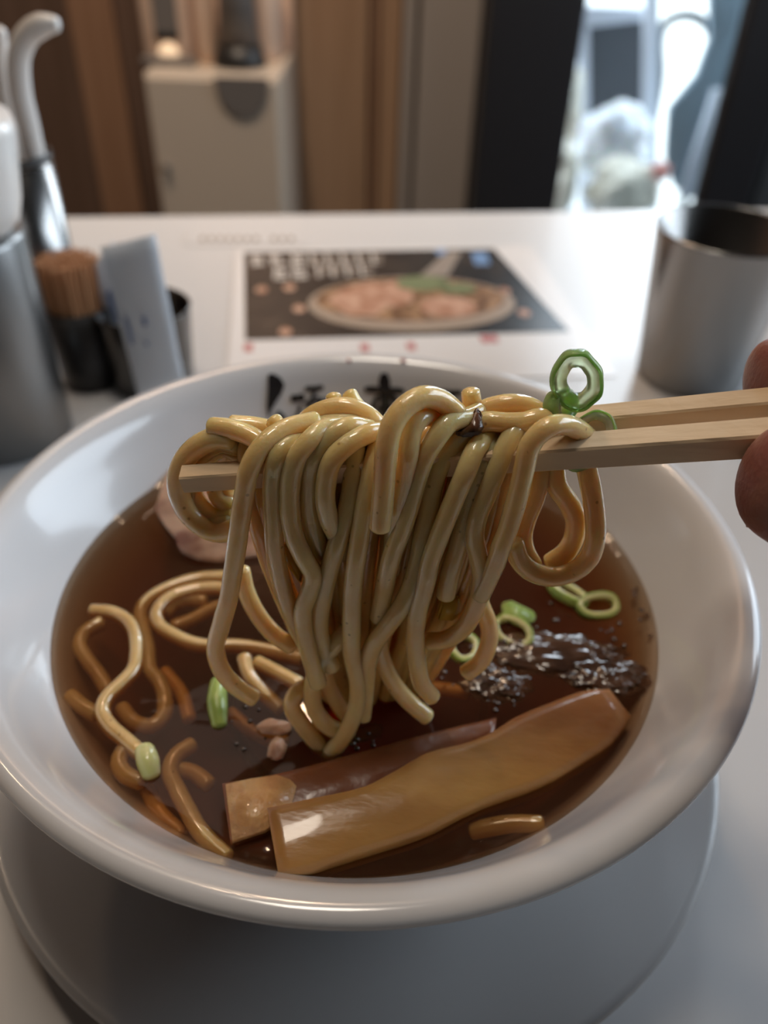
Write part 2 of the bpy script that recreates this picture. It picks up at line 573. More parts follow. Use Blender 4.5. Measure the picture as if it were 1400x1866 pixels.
obj('board_panel', leaf([(1072, 40), (1172, 36), (1172, 380), (1074, 380)], 2.36, 0.03), M_OUTGREY, sb, False)
obj('top_rail', leaf([(1046, 12), (1180, 16), (1180, 36), (1052, 52)], 2.35, 0.05), M_FRAME, sb, False)
obj('side_rail', leaf([(1056, 50), (1074, 46), (1076, 380), (1058, 380)], 2.35, 0.05), M_FRAME, sb, False)
tag(obj('pale_pole', leaf([(1180, -60), (1203, -60), (1198, 390), (1172, 390)], 2.28, 0.04), M_FRAME), 'pale square pole leaning outside, right of the grey board', 'pole')
hoop = [aty(1203, 150, 2.6), aty(1203, 80, 2.6), aty(1208, 50, 2.6), aty(1225, 34, 2.6), aty(1250, 28, 2.6), aty(1278, 36, 2.6), aty(1296, 60, 2.6), aty(1300, 150, 2.6)]
tag(obj('bike_hoop', tube([(hoop[0].x, 2.6, FZ)] + hoop + [(hoop[-1].x, 2.6, FZ)], 0.014, 10, 0.02), M_DKGREY), 'dark curved hoop outside behind the bright pane', 'hoop')
tag(obj('leaning_banner', leaf([(1296, -20), (1420, -20), (1420, 345), (1232, 345), (1216, 290), (1222, 200), (1272, 140), (1298, 70)], 2.0, 0.03), M_SLATE), 'slate blue folded cloth banner leaning outside the right of the pane', 'banner')
tag(obj('leaning_rail', leaf([(1304, 165), (1322, 165), (1270, 360), (1240, 360)], 1.92, 0.02), M_FRAME), 'slim pale rail leaning in front of the slate blue banner', 'rail')


def blob(name, cpx, cpy, y, sx, sy, sz, mt, amp, seed, label, cat, sub=4):
    bm = bmesh.new()
    bmesh.ops.create_icosphere(bm, subdivisions=sub, radius=1)
    c = aty(cpx, cpy, y)
    for v in bm.verts:
        n = v.co.normalized()
        k = 1 + amp * noise.noise(n * 1.7 + Vector((seed, 0, 0))) + amp * 0.6 * abs(noise.noise(n * 4 + Vector((0, seed, 0))))
        v.co = Vector((c.x + n.x * sx * k, c.y + n.y * sy * k, c.z + n.z * sz * k))
    return tag(obj(name, bm, mt), label, cat)


blob('plastic_bag', 1112, 258, 2.10, 0.096, 0.08, 0.075, M_BAG, 0.35, 3, 'bluish white plastic bag heaped by the window, above the cream one', 'bag')
blob('plastic_bag', 1140, 345, 1.98, 0.080, 0.05, 0.066, M_BAGC, 0.35, 9, 'cream white plastic bag lowest in the heap by the window', 'bag')
blob('plastic_bag', 1026, 330, 2.0, 0.030, 0.05, 0.080, M_BAGC, 0.3, 15, 'narrow cream bag squeezed beside the black column', 'bag')
blob('plastic_bag', 1038, 205, 2.15, 0.024, 0.04, 0.095, M_BAGC, 0.25, 21, 'slim upright cream bag leaning on the black column', 'bag')
blob('pink_pouch', 1206, 312, 1.95, 0.020, 0.02, 0.020, M_PINK, 0.3, 27, 'small pink pouch right of the bag heap by the window', 'pouch', 3)
# seat that carries the heap
bt = thing('window_bench', 'white low bench outside the window carrying the plastic bags', 'bench', (0, 0, 0))
zb = aty(1140, 392, 1.98).z - 0.06
obj('bench_top', box((0.36, 1.88, zb - 0.03), (0.86, 2.2, zb), 0.004), M_FRAME, bt, False)
for (lx, ly) in ((0.38, 1.9), (0.84, 1.9), (0.38, 2.18), (0.84, 2.18)):
    obj('leg', box((lx - 0.012, ly - 0.012, FZ), (lx + 0.012, ly + 0.012, zb - 0.03)), M_FRAME, bt, False)

# cabinet with dispensers
YC = 1.45
c0, c1 = aty(270, 200, YC), aty(512, 200, YC)
zc = aty(380, 136, YC).z
cab = thing('service_cabinet', 'narrow glossy beige cabinet standing against the brown wall', 'cabinet', (0, 0, 0))
obj('body', box((c0.x, YC, FZ), (c1.x, YB - 0.03, zc), 0.004), M_BEIGE, cab, False)
obj('door', box((c0.x + 0.004, YC - 0.012, FZ + 0.05), (c1.x - 0.004, YC - 0.001, zc - 0.004), 0.003), M_BEIGE, cab, False)
k = aty(308, 298, YC)
kb = bmesh.new()
bmesh.ops.create_icosphere(kb, subdivisions=2, radius=0.007)
bmesh.ops.translate(kb, verts=kb.verts, vec=(k.x, YC - 0.018, k.z))
obj('knob', kb, M_GREYP, cab)
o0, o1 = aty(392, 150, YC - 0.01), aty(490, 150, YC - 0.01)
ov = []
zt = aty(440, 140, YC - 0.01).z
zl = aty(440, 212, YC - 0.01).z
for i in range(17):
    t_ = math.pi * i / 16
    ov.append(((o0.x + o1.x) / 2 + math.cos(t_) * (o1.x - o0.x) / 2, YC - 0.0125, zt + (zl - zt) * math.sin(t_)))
obj('oval_shade', prism(ov, (0, -0.004, 0)), M_GREYP, cab, False)  # solid dark oval standing in for shade and reflection below the jug
# back splash behind dispensers
struct('trim_11', box((c0.x, YB - 0.06, zc + 0.002), (c1.x, YB - 0.031, CZ - 0.3)), M_PEACH)
dm = thing('drink_machine', 'peach enamel machine with dark screen on the beige cabinet', 'machine', (0, 0, 0))
YD = 1.53
a, b = aty(262, 100, YD), aty(350, 100, YD)
bm = box((a.x, YD, zc + .001), (b.x, YD + 0.09, zc + 0.30), 0.008)
obj('housing', bm, M_PEACH, dm)
s0, s1 = aty(277, 12, YD), aty(328, 70, YD)
obj('screen', box((s0.x, YD - 0.004, s1.z), (s1.x, YD - 0.0005, s0.z + 0.02), 0.002), M_GREYP, dm, False)
s2 = aty(300, 58, YD)
obj('screen_base', box((s0.x, YD - 0.008, s1.z - 0.003), (s1.x, YD - 0.0042, s2.z), 0.002), M_BLACK, dm, False)
lp = aty(309, 97, YD)
lm = bpy.data.materials.new('warm_indicator')
lm.use_nodes = True
pp = lm.node_tree.nodes['Principled BSDF']
pp.inputs['Base Color'].default_value = srgb(255, 220, 180)
pp.inputs['Emission Color'].default_value = (1, 0.75, 0.5, 1)
pp.inputs['Emission Strength'].default_value = 0.55
bm = bmesh.new()
bmesh.ops.create_icosphere(bm, subdivisions=3, radius=0.017)
for v in bm.verts:
    v.co.y *= 0.4
bmesh.ops.translate(bm, verts=bm.verts, vec=(lp.x, YD - 0.004, lp.z))
obj('indicator_lamp', bm, lm, dm)
obj('drip_tray', box((a.x + 0.002, YD - 0.03, zc), (b.x + 0.01, YD - 0.001, zc + 0.012), 0.003), M_GREYP, dm, False)
md = thing('white_canister', 'peach white canister between the machine and the grey jug', 'canister', (0, 0, 0))
q = aty(375, 100, YD)
obj('body', lathe([(0, zc + .001), (0.016, zc + .001), (0.019, zc + 0.01), (0.020, zc + 0.16), (0.016, zc + 0.18), (0, zc + 0.18)], 32, (q.x, YD + 0.02)), M_PEACH, md)
jg = thing('grey_jug', 'grey tapering jug with black base on the beige cabinet', 'jug', (0, 0, 0))
q = aty(438, 110, YD)
zj = aty(438, 80, YD).z
obj('base', lathe([(0, zc + .001), (0.043, zc + .001), (0.044, zc + 0.004), (0.036, zj), (0, zj)], 40, (q.x, YD)), M_BLACK, jg)
obj('body', lathe([(0, zj + 0.0005), (0.034, zj + 0.0005), (0.026, zj + 0.09), (0.027, zj + 0.16), (0, zj + 0.16)], 40, (q.x, YD)), M_GREYP, jg)
bk = aty(482, 40, YD + 0.05)
wc = thing('white_canister', 'peach white canister on the cabinet right of the grey jug', 'canister', (0, 0, 0))
obj('body', lathe([(0, zc + .001), (0.022, zc + .001), (0.026, zc + 0.01), (0.027, zc + 0.16), (0.02, zc + 0.18), (0, zc + 0.18)], 32, (bk.x, YD + 0.06)), M_PEACH, wc)

# ------------------------------------------------------------------ table
YAW = math.radians(7.7)
ex, ey = Vector((math.cos(YAW), math.sin(YAW), 0)), Vector((-math.sin(YAW), math.cos(YAW), 0))
E0 = atz(600, 389, 0)
tb = thing('table', 'white laminate restaurant table under the ramen bowl', 'table', (0, 0, 0))


def tp(u, v, z):
    return E0 + ex * u + ey * v + Vector((0, 0, z))


def slab(u0, u1, v0, v1, z0, z1, bev):
    bm = box((0, 0, 0), (1, 1, 1))
    for w in bm.verts:
        w.co = tp(u0 + (u1 - u0) * w.co.x, v0 + (v1 - v0) * w.co.y, z0 + (z1 - z0) * w.co.z)
    if bev:
        bmesh.ops.bevel(bm, geom=bm.edges[:], offset=bev, segments=2, affect='EDGES')
    return bm


obj('tabletop', slab(-0.75, 0.75, -0.80, -0.002, -0.028, 0.0, 0.0), M_TABLE, tb, False)
obj('edge_band', slab(-0.75, 0.75, -0.0015, 0.0, -0.028, -0.001, 0.0), M_TABLE_EDGE, tb, False)
for u in (-0.68, 0.68):
    for v in (-0.74, -0.06):
        obj('leg', slab(u - 0.02, u + 0.02, v - 0.02, v + 0.02, FZ, -0.028, 0.0), M_STEEL_D, tb, False)

# menu card on the table
mc = thing('menu_card', 'glossy white menu card with a dark ramen photo, lying behind the bowl', 'menu card', (0, 0, 0))
TL, TR, BR, BL = (atz(*q, 0.0) for q in ((445, 462), (900, 455), (985, 605), (440, 625)))
cu = (TR - TL).normalized()
cv = Vector((-cu.y, cu.x, 0))
cw, chh = (TR - TL).length, 0.5 * ((TL - BL).dot(cv) + (TR - BR).dot(cv))


def cd(u, v, z):
    return TL + cu * u - cv * v + Vector((0, 0, z))


def cardpoly(uv, z, mt, name, parent=mc, t=0.00012):
    return obj(name, prism([cd(u * cw, v * chh, z) for u, v in uv], (0, 0, -t)), mt, parent, False)


cardpoly([(-0.03, -0.035), (1.16, -0.035), (1.16, 1.40), (-0.03, 1.40)], 0.0007, M_CARD, 'sheet', mc, 0.0006)
pw = ((BR - BL).length / cw)
pb = cardpoly([(0, 0), (1, 0), (1 + 0.10, 1), (0.02, 1)], 0.0009, M_CARDK, 'photo_print')


def ell(cu_, cv_, a, b, n=28):
    return [(cu_ + a * math.cos(2 * math.pi * i / n), cv_ + b * math.sin(2 * math.pi * i / n)) for i in range(n)]


def sub(uv, mt, name, lev=1):
    return obj(name, prism([cd(u * cw, v * chh, 0.0009 + 0.00015 * lev) for u, v in uv], (0, 0, -0.00012)), mt, pb, False)


sub(ell(0.60, 0.66, 0.37, 0.30), M_CARDBOWL, 'printed_bowl', 1)
sub(ell(0.60, 0.62, 0.34, 0.24), M_CARDSOUP, 'printed_soup', 2)
sub([(0.30, 0.62), (0.36, 0.50), (0.46, 0.42), (0.55, 0.46), (0.53, 0.66), (0.46, 0.80), (0.36, 0.78)], M_CARDMEAT, 'printed_meat', 3)
sub([(0.48, 0.50), (0.56, 0.40), (0.62, 0.48), (0.60, 0.66), (0.52, 0.72)], M_CARDMEAT, 'printed_meat', 4)
sub(ell(0.72, 0.72, 0.10, 0.11), M_CARDMEAT, 'printed_meat', 3)
sub(ell(0.66, 0.45, 0.10, 0.09), M_CARDGREEN, 'printed_greens', 5)
sub(ell(0.78, 0.52, 0.07, 0.06), M_CARDGREEN, 'printed_greens', 5)
sub([(0.66, 0.36), (0.80, 0.05), (0.86, 0.05), (0.76, 0.38)], M_CARDGREY, 'printed_spoon', 6)
sub([(0.76, 0.0), (0.80, 0.0), (0.80, 0.08), (0.76, 0.08)], M_CARDBLUE, 'printed_label', 1)
sub([(0.90, 0.05), (0.96, 0.05), (0.95, 0.22), (0.89, 0.22)], M_CARDBLUE, 'printed_label', 1)
rr = random.Random(3)
for row, (v0, n, du) in enumerate(((0.05, 3, 0.075), (0.05, 5, 0.06), (0.22, 2, 0.07), (0.20, 4, 0.055))):
    for i in range(n):
        u = (0.02, 0.24, 0.10, 0.26)[row] + i * du
        for k_ in range(3):           # brush-written characters as little stroke clusters
            uu, vv = u + rr.uniform(0, 0.03), v0 + k_ * 0.05 + rr.uniform(0, 0.02)
            sub([(uu, vv), (uu + 0.04, vv - 0.01), (uu + 0.042, vv + 0.018), (uu + 0.004, vv + 0.026)], M_CARDW if row % 2 == 0 else M_CARDGREY, 'white_brush_stroke', 1)
        sub([(u + 0.018, v0 - 0.02), (u + 0.027, v0 - 0.02), (u + 0.024, v0 + 0.14), (u + 0.014, v0 + 0.14)], M_CARDW, 'white_brush_stroke', 2)
for (u, v) in ((0.07, 0.48), (0.17, 0.46), (0.95, 0.55), (0.98, 0.80), (0.15, 0.93), (0.20, 0.70)):
    sub(ell(u, v, 0.022, 0.04, 10), M_CARDMEAT, 'red_brown_spot', 1)
for (u, v) in ((0.03, 1.07), (0.80, 1.05), (0.83, 1.05), (0.40, 1.10), (0.55, 1.10)):
    cardpoly([(u - 0.012, v - 0.03), (u + 0.014, v - 0.035), (u + 0.014, v + 0.035), (u - 0.012, v + 0.03)], 0.0009, M_CARDR, 'red_character')
# faint line of grey lettering printed on the table edge side
tl = thing('table_notice', 'pale strip with a faint line of grey lettering near the far table edge', 'notice', (0, 0, 0))
n0, n1 = atz(362, 437, 0), atz(540, 437, 0)
du = (n1 - n0).normalized()
dv = Vector((-du.y, du.x, 0))
obj('strip', prism([n0 - du * .01 - dv * .012 + Vector((0, 0, .0005)), n1 + du * .01 - dv * .012 + Vector((0, 0, .0005)), n1 + du * .01 + dv * .012 + Vector((0, 0, .0005)), n0 - du * .01 + dv * .012 + Vector((0, 0, .0005))], (0, 0, -0.0004)), M_TABLE, tl, False)
L_ = (n1 - n0).length
for i in range(11):
    if i == 7:
        continue
    q = n0 + du * (L_ * (i + 0.2) / 11) + Vector((0, 0, .0007))
    w_ = L_ / 11 * 0.55
    obj('grey_letter', prism([q - dv * .004, q + du * w_ - dv * .004, q + du * w_ * 0.9 + dv * .004, q + dv * .005], (0, 0, -0.0001)), M_CARDGREY, tl, False)

# ------------------------------------------------------------------ saucer, bowl, broth
BC = (-0.00656, 0.1706)
SZ = 0.0085    # foot of the bowl stands here
saucer = tag(obj('saucer', lathe([(0, 0.002), (0.052, 0.002), (0.053, 0.0003), (0.058, 0.0003), (0.060, 0.003), (0.085, 0.0062), (0.1085, 0.0150), (0.1128, 0.0178), (0.1138, 0.0194),
                                  (0.1128, 0.0205), (0.1108, 0.0200), (0.100, 0.0160), (0.088, 0.0117), (0.080, 0.0097), (0.070, 0.0085), (0, 0.0085)], 128, (BC[0], BC[1] + 0.002)), M_SAUCER),
             'wide grey white saucer under the ramen bowl', 'saucer')

INNER = [(0.0, 0.020), (0.030, 0.021), (0.050, 0.0275), (0.066, 0.040), (0.0775, 0.055), (0.0845, 0.067), (0.0908, 0.078), (0.0957, 0.0862), (0.0985, 0.0890)]
OUTER = [(0.1008, 0.0901), (0.1030, 0.0899), (0.1044, 0.0888), (0.1045, 0.0874), (0.1032, 0.0850), (0.1000, 0.0795), (0.0950, 0.0720), (0.0885, 0.0610), (0.0800, 0.0470),
         (0.0660, 0.0320), (0.0500, 0.0215), (0.0430, 0.0185), (0.0420, 0.0130), (0.0410, SZ + 0.0003), (0.0370, SZ + 0.0003), (0.0360, 0.0140), (0, 0.0145)]


def smooth_prof(pr, step=0.0015):
    return [(float(max(a[0], 0)), float(a[1])) for a in spline([(p[0], p[1], 0.0) for p in pr], step)]


bowl = thing('ramen_bowl', 'white porcelain ramen bowl with dark brush characters inside its far wall', 'bowl', (0, 0, 0))
obj('bowl_body', lathe(smooth_prof(INNER + OUTER[:12]) + OUTER[12:], 160, BC), M_PORC, bowl)


def inner_r(z):
    for (r0, z0), (r1, z1) in zip(INNER[:-1], INNER[1:]):
        if z0 <= z <= z1:
            return r0 + (r1 - r0) * (z - z0) / (z1 - z0)
    return 0.0985


def onwall(px, py, lift_=0.0009):
    r = ray(px, py)
    k = 0.27
    while k < 0.45:
        P = CAM + r * k
        d = math.hypot(P.x - BC[0], P.y - BC[1])
        if P.z < 0.09 and d >= inner_r(P.z) - lift_ and P.y > BC[1]:
            break
        k += 0.0002
    return P


def wallpoly(px, name, mt=M_INK):
    P = [onwall(*q) for q in px]
    c = sum(P, Vector()) / len(P)
    n = (Vector((BC[0], BC[1], 0.14)) - c).normalized()
    bm = bmesh.new()
    vc = bm.verts.new(c + n * 0.0001)
    vs = [bm.verts.new(p) for p in P]
    for i in range(len(vs)):
        bm.faces.new((vc, vs[i], vs[(i + 1) % len(vs)]))
    return obj(name, bm, mt, bowl, False)


def brush(px, wd_, mt=M_INK, name='brush_stroke'):
    """a tapered brush stroke between pixels a, b on the far wall"""
    (x0, y0), (x1, y1) = px
    dx, dy = x1 - x0, y1 - y0
    L = math.hypot(dx, dy)
    nx, ny = -dy / L, dx / L
    poly = []
    for t_, k_ in ((0, .55), (.15, 1), (.5, .85), (.85, 1), (1, .5)):
        poly.append((x0 + dx * t_ + nx * wd_ * k_ / 2, y0 + dy * t_ + ny * wd_ * k_ / 2))
    for t_, k_ in ((1, .5), (.85, 1), (.5, .85), (.15, 1), (0, .55)):
        poly.append((x0 + dx * t_ - nx * wd_ * k_ / 2, y0 + dy * t_ - ny * wd_ * k_ / 2))
    return wallpoly(poly, name, mt)


wallpoly([(488, 683), (497, 680), (511, 688), (519, 701), (514, 716), (504, 731), (494, 749), (489, 765), (486, 742), (488, 709)], 'brush_stroke')
for s_, w_ in ((((556, 709), (590, 706)), 10), (((530, 727), (556, 724)), 15), (((575, 712), (560, 745)), 7), (((555, 735), (600, 728)), 8), (((548, 738), (540, 765)), 7), (((578, 722), (592, 750)), 7),
               (((505, 750), (520, 765)), 10), (((700, 680), (704, 775)), 22), (((664, 709), (738, 713)), 13), (((690, 720), (668, 760)), 9), (((712, 718), (735, 752)), 11),
               (((684, 745), (722, 742)), 9), (((803, 714), (842, 716)), 10), (((822, 716), (830, 752)), 9), (((838, 730), (842, 760)), 9)):
    brush(s_, w_)
brush(((632, 655), (640, 659)), 6, M_RED, 'red_seal_mark')
brush(((731, 654), (739, 658)), 6, M_RED, 'red_seal_mark')

BZ = 0.066
prof = [(0, BZ), (0.02, BZ), (0.045, BZ), (0.065, BZ), (0.0775, BZ), (0.0815, BZ + 0.0002), (0.0834, BZ + 0.0007), (0.0846, BZ + 0.0013), (0.0855, BZ + 0.0012)]
low = [(r + 0.0008, z - 0.0006) for r, z in reversed(INNER[1:5])]
broth = tag(obj('soy_broth', lathe(prof + low + [(0, 0.0194)], 128, BC), M_BROTH), 'dark brown soy broth filling the white ramen bowl', 'broth')

# ------------------------------------------------------------------ chopsticks


def stick(name, A, B, h0, h1, label):
    """rough four-sided half-split chopstick from tip A to butt B"""
    A, B = Vector(A), Vector(B)
    t = (B - A).normalized()
    up = Vector((0, -0.12, 1))
    up = (up - t * up.dot(t)).normalized()
    side = t.cross(up)
    root = thing(name, label, 'chopstick', A, 'chopstick pair')
    bm = bmesh.new()
    rings = []
    n = 60
    for i in range(n + 1):
        q = i / n
        p = A + (B - A) * q
        h = h0 + (h1 - h0) * min(1, q * 1.6)
        w = h * 0.95
        ring = []
        for (a_, b_) in ((-.5, .42), (-.42, .5), (.42, .5), (.5, .42), (.5, -.42), (.42, -.5), (-.42, -.5), (-.5, -.42)):
            j = 0.0001 * noise.noise(Vector((q * 160, a_ * 7, b_ * 7 + A.y * 500)))
            ring.append(bm.verts.new(p + side * (a_ * w + j) + up * (b_ * h + j)))
        rings.append(ring)
    for a_, b_ in zip(rings[:-1], rings[1:]):
        for i in range(8):
            bm.faces.new((a_[i], a_[(i + 1) % 8], b_[(i + 1) % 8], b_[i]))
    bm.faces.new(rings[0][::-1])
    bm.faces.new(rings[-1])
    obj('shaft', bm, M_WOOD, root, False)
    return root


fa, fb = lift(334, 873, 5.5), lift(1400, 797, 3.5)
fdir = (fb - fa)
stick('chopstick', fa, fa + fdir * 1.7, 0.0044, 0.0062, 'front wooden chopstick running under the noodles, its blunt tip at left')
ba, bb = lift(560, 815, 15.0), lift(1400, 738, 13.5)
stick('chopstick', ba, ba + (bb - ba) * 1.9, 0.0042, 0.0058, 'rear wooden chopstick, its tip buried behind the lifted noodles')

# ------------------------------------------------------------------ lifted noodles
RN = 0.00208
GL = 'noodles lifted by the chopsticks'


def strand(label, pts, r=RN, m=None, group=GL, conv=lift):
    P = [conv(*p) for p in pts]
    o = obj('noodle', tube(P, r, 14, 0.0011), m or M_NOODLE)
    return tag(o, label, 'noodle', group)


def dl(pts, ds):
    """attach depths: ds list of (fraction, depth mm), linear"""
    n = len(pts)
    out = []
    for i, p in enumerate(pts):
        f_ = i / (n - 1)
        for (f0, d0), (f1, d1) in zip(ds[:-1], ds[1:]):
            if f0 <= f_ <= f1:
                out.append((p[0], p[1], d0 + (d1 - d0) * (f_ - f0) / max(1e-6, f1 - f0)))
                break
    return out


Z = 0.0
strand('leftmost long noodle draped over the chopstick tip and curling into the broth', dl([(575, 768), (544, 774), (512, 786), (477, 814), (455, 853), (445, 900), (438, 947), (432, 994), (424, 1045), (416, 1093), (404, 1136), (393, 1183), (405, 1223), (434, 1254), (462, 1272)],
    [(0, 9), (.12, 6), (.25, 0), (1, 0)]))
strand('second noodle from the left, running straight down then behind the bend', dl([(575, 800), (552, 806), (526, 812), (507, 830), (498, 865), (497, 900), (499, 955), (501, 1002), (508, 1040), (524, 1100), (545, 1150), (562, 1180), (575, 1215)],
    [(0, 8), (.1, 5), (.25, 1.2), (.6, 1.6), (1, 3.5)]))
strand('noodle with a sharp sideways kink, third from the left', dl([(640, 776), (612, 778), (590, 783), (568, 800), (545, 826), (532, 861), (528, 900), (529, 939), (537, 979), (555, 1018), (571, 1048), (563, 1081), (553, 1110), (553, 1140), (561, 1179), (573, 1222), (580, 1245)],
    [(0, 9), (.1, 6), (.22, 0.6), (1, 0.2)]))
strand('noodle tucked between the kinked one and the crest at centre left', dl([(672, 782), (634, 778), (601, 797), (577, 825), (567, 857), (563, 900), (566, 945), (580, 990), (597, 1020)],
    [(0, 9), (.15, 4.5), (.35, 2.0), (1, 4.5)]))
strand('short noodle curving off the glossy crest above the chopstick', dl([(700, 788), (668, 791), (634, 810), (607, 837), (595, 876), (593, 912), (601, 948), (615, 978), (622, 1010)],
    [(0, 9), (.15, 3.5), (.35, .2), (.7, .4), (1, 4)]))
strand('noodle emerging under the crest and slanting to the lower left', dl([(648, 815), (645, 850), (639, 900), (627, 947), (614, 994), (602, 1034), (591, 1080), (584, 1120), (584, 1150), (592, 1185), (606, 1215)],
    [(0, 5), (.15, 3.0), (.35, 1.2), (1, 2.4)]))
strand('long noodle at centre curving right and sinking below the loop', dl([(690, 812), (681, 845), (669, 900), (660, 955), (652, 1006), (645, 1053), (642, 1097), (641, 1148), (642, 1195), (652, 1242), (651, 1281), (638, 1321), (616, 1356), (598, 1374)],
    [(0, 5), (.12, 1.6), (.3, .2), (1, -0.5)]))
strand('noodle making the round loop just above the broth', dl([(632, 1150), (614, 1171), (585, 1207), (570, 1250), (573, 1289), (591, 1317), (614, 1330), (640, 1328)],
    [(0, 4), (.3, 1.8), (.7, .8), (1, 3.5)]))
strand('lowest noodle hooking left of the round loop', dl([(556, 1253), (540, 1263), (532, 1287), (551, 1321), (575, 1352), (600, 1378), (618, 1390)],
    [(0, 5), (.3, 2.4), (.7, 1.0), (1, -1)]))
strand('foreground noodle looped over the top with a free blunt end', dl([(850, 790), (838, 762), (823, 745), (799, 728), (768, 724), (737, 743), (715, 774), (705, 814), (701, 861), (697, 916), (693, 960)],
    [(0, 7), (.3, 4), (.5, -.5), (.65, -3.4), (1, -3.6)]), RN * 1.06)
strand('noodle nested inside the foreground loop', dl([(815, 795), (802, 768), (784, 757), (765, 763), (750, 785), (745, 823), (740, 860), (730, 905), (722, 950), (716, 1000), (712, 1040)],
    [(0, 8), (.2, 5), (.35, .8), (.5, -1.2), (.75, 0.6), (1, 3.5)]))
strand('noodle sloping down left from the dark stain, right of the loop', dl([(872, 752), (850, 762), (821, 768), (795, 798), (772, 837), (757, 884), (746, 923), (732, 966), (718, 1001), (707, 1041), (699, 1081), (690, 1125)],
    [(0, 9), (.15, 4), (.3, 0), (.8, .2), (1, 2.8)]))
strand('noodle that bends sharply left near the bottom of the curtain', dl([(856, 785), (826, 815), (806, 841), (790, 880), (781, 930), (769, 987), (761, 1030), (748, 1073), (732, 1105), (706, 1141), (684, 1170), (671, 1205), (667, 1250), (662, 1305)],
    [(0, 7), (.12, 3.4), (.3, 2.4), (.6, 0.2), (1, 0.8)]))
strand('pale greenish noodle running down the middle right of the curtain', dl([(900, 786), (880, 804), (865, 822), (850, 859), (832, 901), (814, 944), (797, 987), (784, 1023), (775, 1066), (763, 1109), (757, 1150), (760, 1203), (769, 1246), (788, 1270)],
    [(0, 8), (.1, 4), (.22, -.6), (.8, -.5), (1, 0)]))
strand('noodle half hidden behind the pale greenish one', dl([(908, 790), (890, 815), (876, 850), (864, 885), (855, 925), (844, 965), (835, 1000), (822, 1040), (812, 1085)],
    [(0, 8), (.2, 3), (1, 3.2)]))
strand('wavy noodle right of centre that curls left at its bottom', dl([(950, 772), (936, 788), (920, 818), (904, 859), (887, 901), (872, 937), (865, 976), (871, 1012), (878, 1051), (872, 1091), (858, 1126), (839, 1150), (811, 1166), (782, 1168)],
    [(0, 8), (.1, 4), (.22, 1.2), (.75, 1), (1, 3.8)]))
strand('rightmost long noodle arching high over the front chopstick', dl([(1075, 800), (1055, 784), (1029, 774), (1003, 777), (980, 793), (964, 817), (956, 851), (946, 894), (936, 930), (925, 966), (914, 994), (905, 1022), (893, 1050), (876, 1085)],
    [(0, 8), (.1, 4), (.2, 0), (.3, -1.2), (.8, -1), (1, .5)]))
strand('big hanging loop farthest to the right under the chopstick', dl([(1058, 800), (1068, 848), (1078, 894), (1084, 937), (1085, 980), (1074, 1016), (1046, 1041), (1007, 1051), (971, 1042), (948, 1022), (936, 990)],
    [(0, 11), (.15, 7), (.4, 4), (1, 3)]), RN * 1.05)
strand('smaller loop inside the big right-hand loop', dl([(1006, 815), (1010, 855), (1016, 887), (1036, 916), (1049, 946), (1046, 980), (1030, 1008), (1004, 1026)],
    [(0, 11), (.2, 8.5), (1, 7.0)]), RN * 1.08)
strand('noodle hanging left of the small right-hand loop', dl([(990, 815), (985, 860), (976, 905), (960, 945), (953, 975), (958, 1005), (972, 1030)],
    [(0, 11), (.2, 8), (1, 5.8)]))
strand('noodle lying sideways on top, just right of the dark stain', dl([(872, 752), (893, 743), (929, 736), (962, 741), (990, 756), (1010, 775)], [(0, 10.5), (.5, 10), (1, 11)]))
strand('thick noodle lying sideways on top with the dark stain at its left end', dl([(868, 776), (890, 768), (920, 770), (955, 769), (985, 762), (1005, 768)], [(0, 6.5), (.5, 5.6), (1, 7)]))
strand('upright noodle stub poking up at the top right of the bundle', dl([(858, 716), (861, 738), (868, 765), (880, 790)], [(0, 11), (.6, 11), (1, 10)]), RN * .95)
strand('noodle end projecting left above the chopstick tip', dl([(388, 778), (410, 780), (432, 785), (455, 794), (474, 806), (486, 826)], [(0, 9), (.5, 7), (1, 4)]))
strand('noodle end lying flat behind, between the two left stubs', dl([(424, 774), (450, 776), (478, 780), (505, 785)], [(0, 12), (1, 12)]))
strand('small noodle stub standing up at the upper left', dl([(499, 766), (506, 776), (518, 796)], [(0, 9.5), (1, 8.5)]), RN * .85)
strand('humped noodle arching over the top at centre left', dl([(548, 782), (562, 766), (585, 751), (620, 743), (658, 751), (684, 772), (700, 800)], [(0, 12.5), (.5, 12.5), (1, 11)]), RN * 1.08)
strand('left one of the twin noodle stubs behind the hump', dl([(608, 722), (610, 736), (614, 752)], [(0, 17), (1, 16)]), RN * .8)
strand('right one of the twin noodle stubs behind the hump', dl([(637, 718), (645, 732), (662, 752)], [(0, 17), (1, 16)]), RN * .8)
strand('short noodle capping the glossy crest at centre', dl([(560, 788), (590, 775), (625, 772), (660, 776), (690, 790)], [(0, 10.5), (.5, 9.5), (1, 11)]))
strand('outer noodle ring around the chopstick tip', dl([(420, 800), (395, 798), (360, 814), (335, 842), (325, 876), (331, 912), (348, 940), (373, 961), (401, 970), (430, 962)], [(0, 8), (.25, 9.2), (.7, 10), (1, 7)]), RN * 1.15)
strand('inner noodle ring behind the chopstick tip', dl([(440, 830), (410, 815), (378, 834), (357, 862), (350, 895), (368, 925), (395, 944), (425, 940)], [(0, 10.5), (.5, 13), (1, 10.5)]), RN)
strand('middle noodle of the ring round the chopstick tip, between outer and inner', dl([(432, 812), (402, 806), (370, 824), (347, 850), (338, 882), (345, 914), (362, 938), (388, 956), (420, 954)], [(0, 9), (.25, 11), (.7, 12), (1, 9)]), RN * 1.1)
strand('noodle rising behind the chopstick tip, innermost of the ring', dl([(446, 802), (430, 826), (420, 858), (412, 890), (420, 925), (436, 950)], [(0, 10), (.5, 15), (1, 12)]))
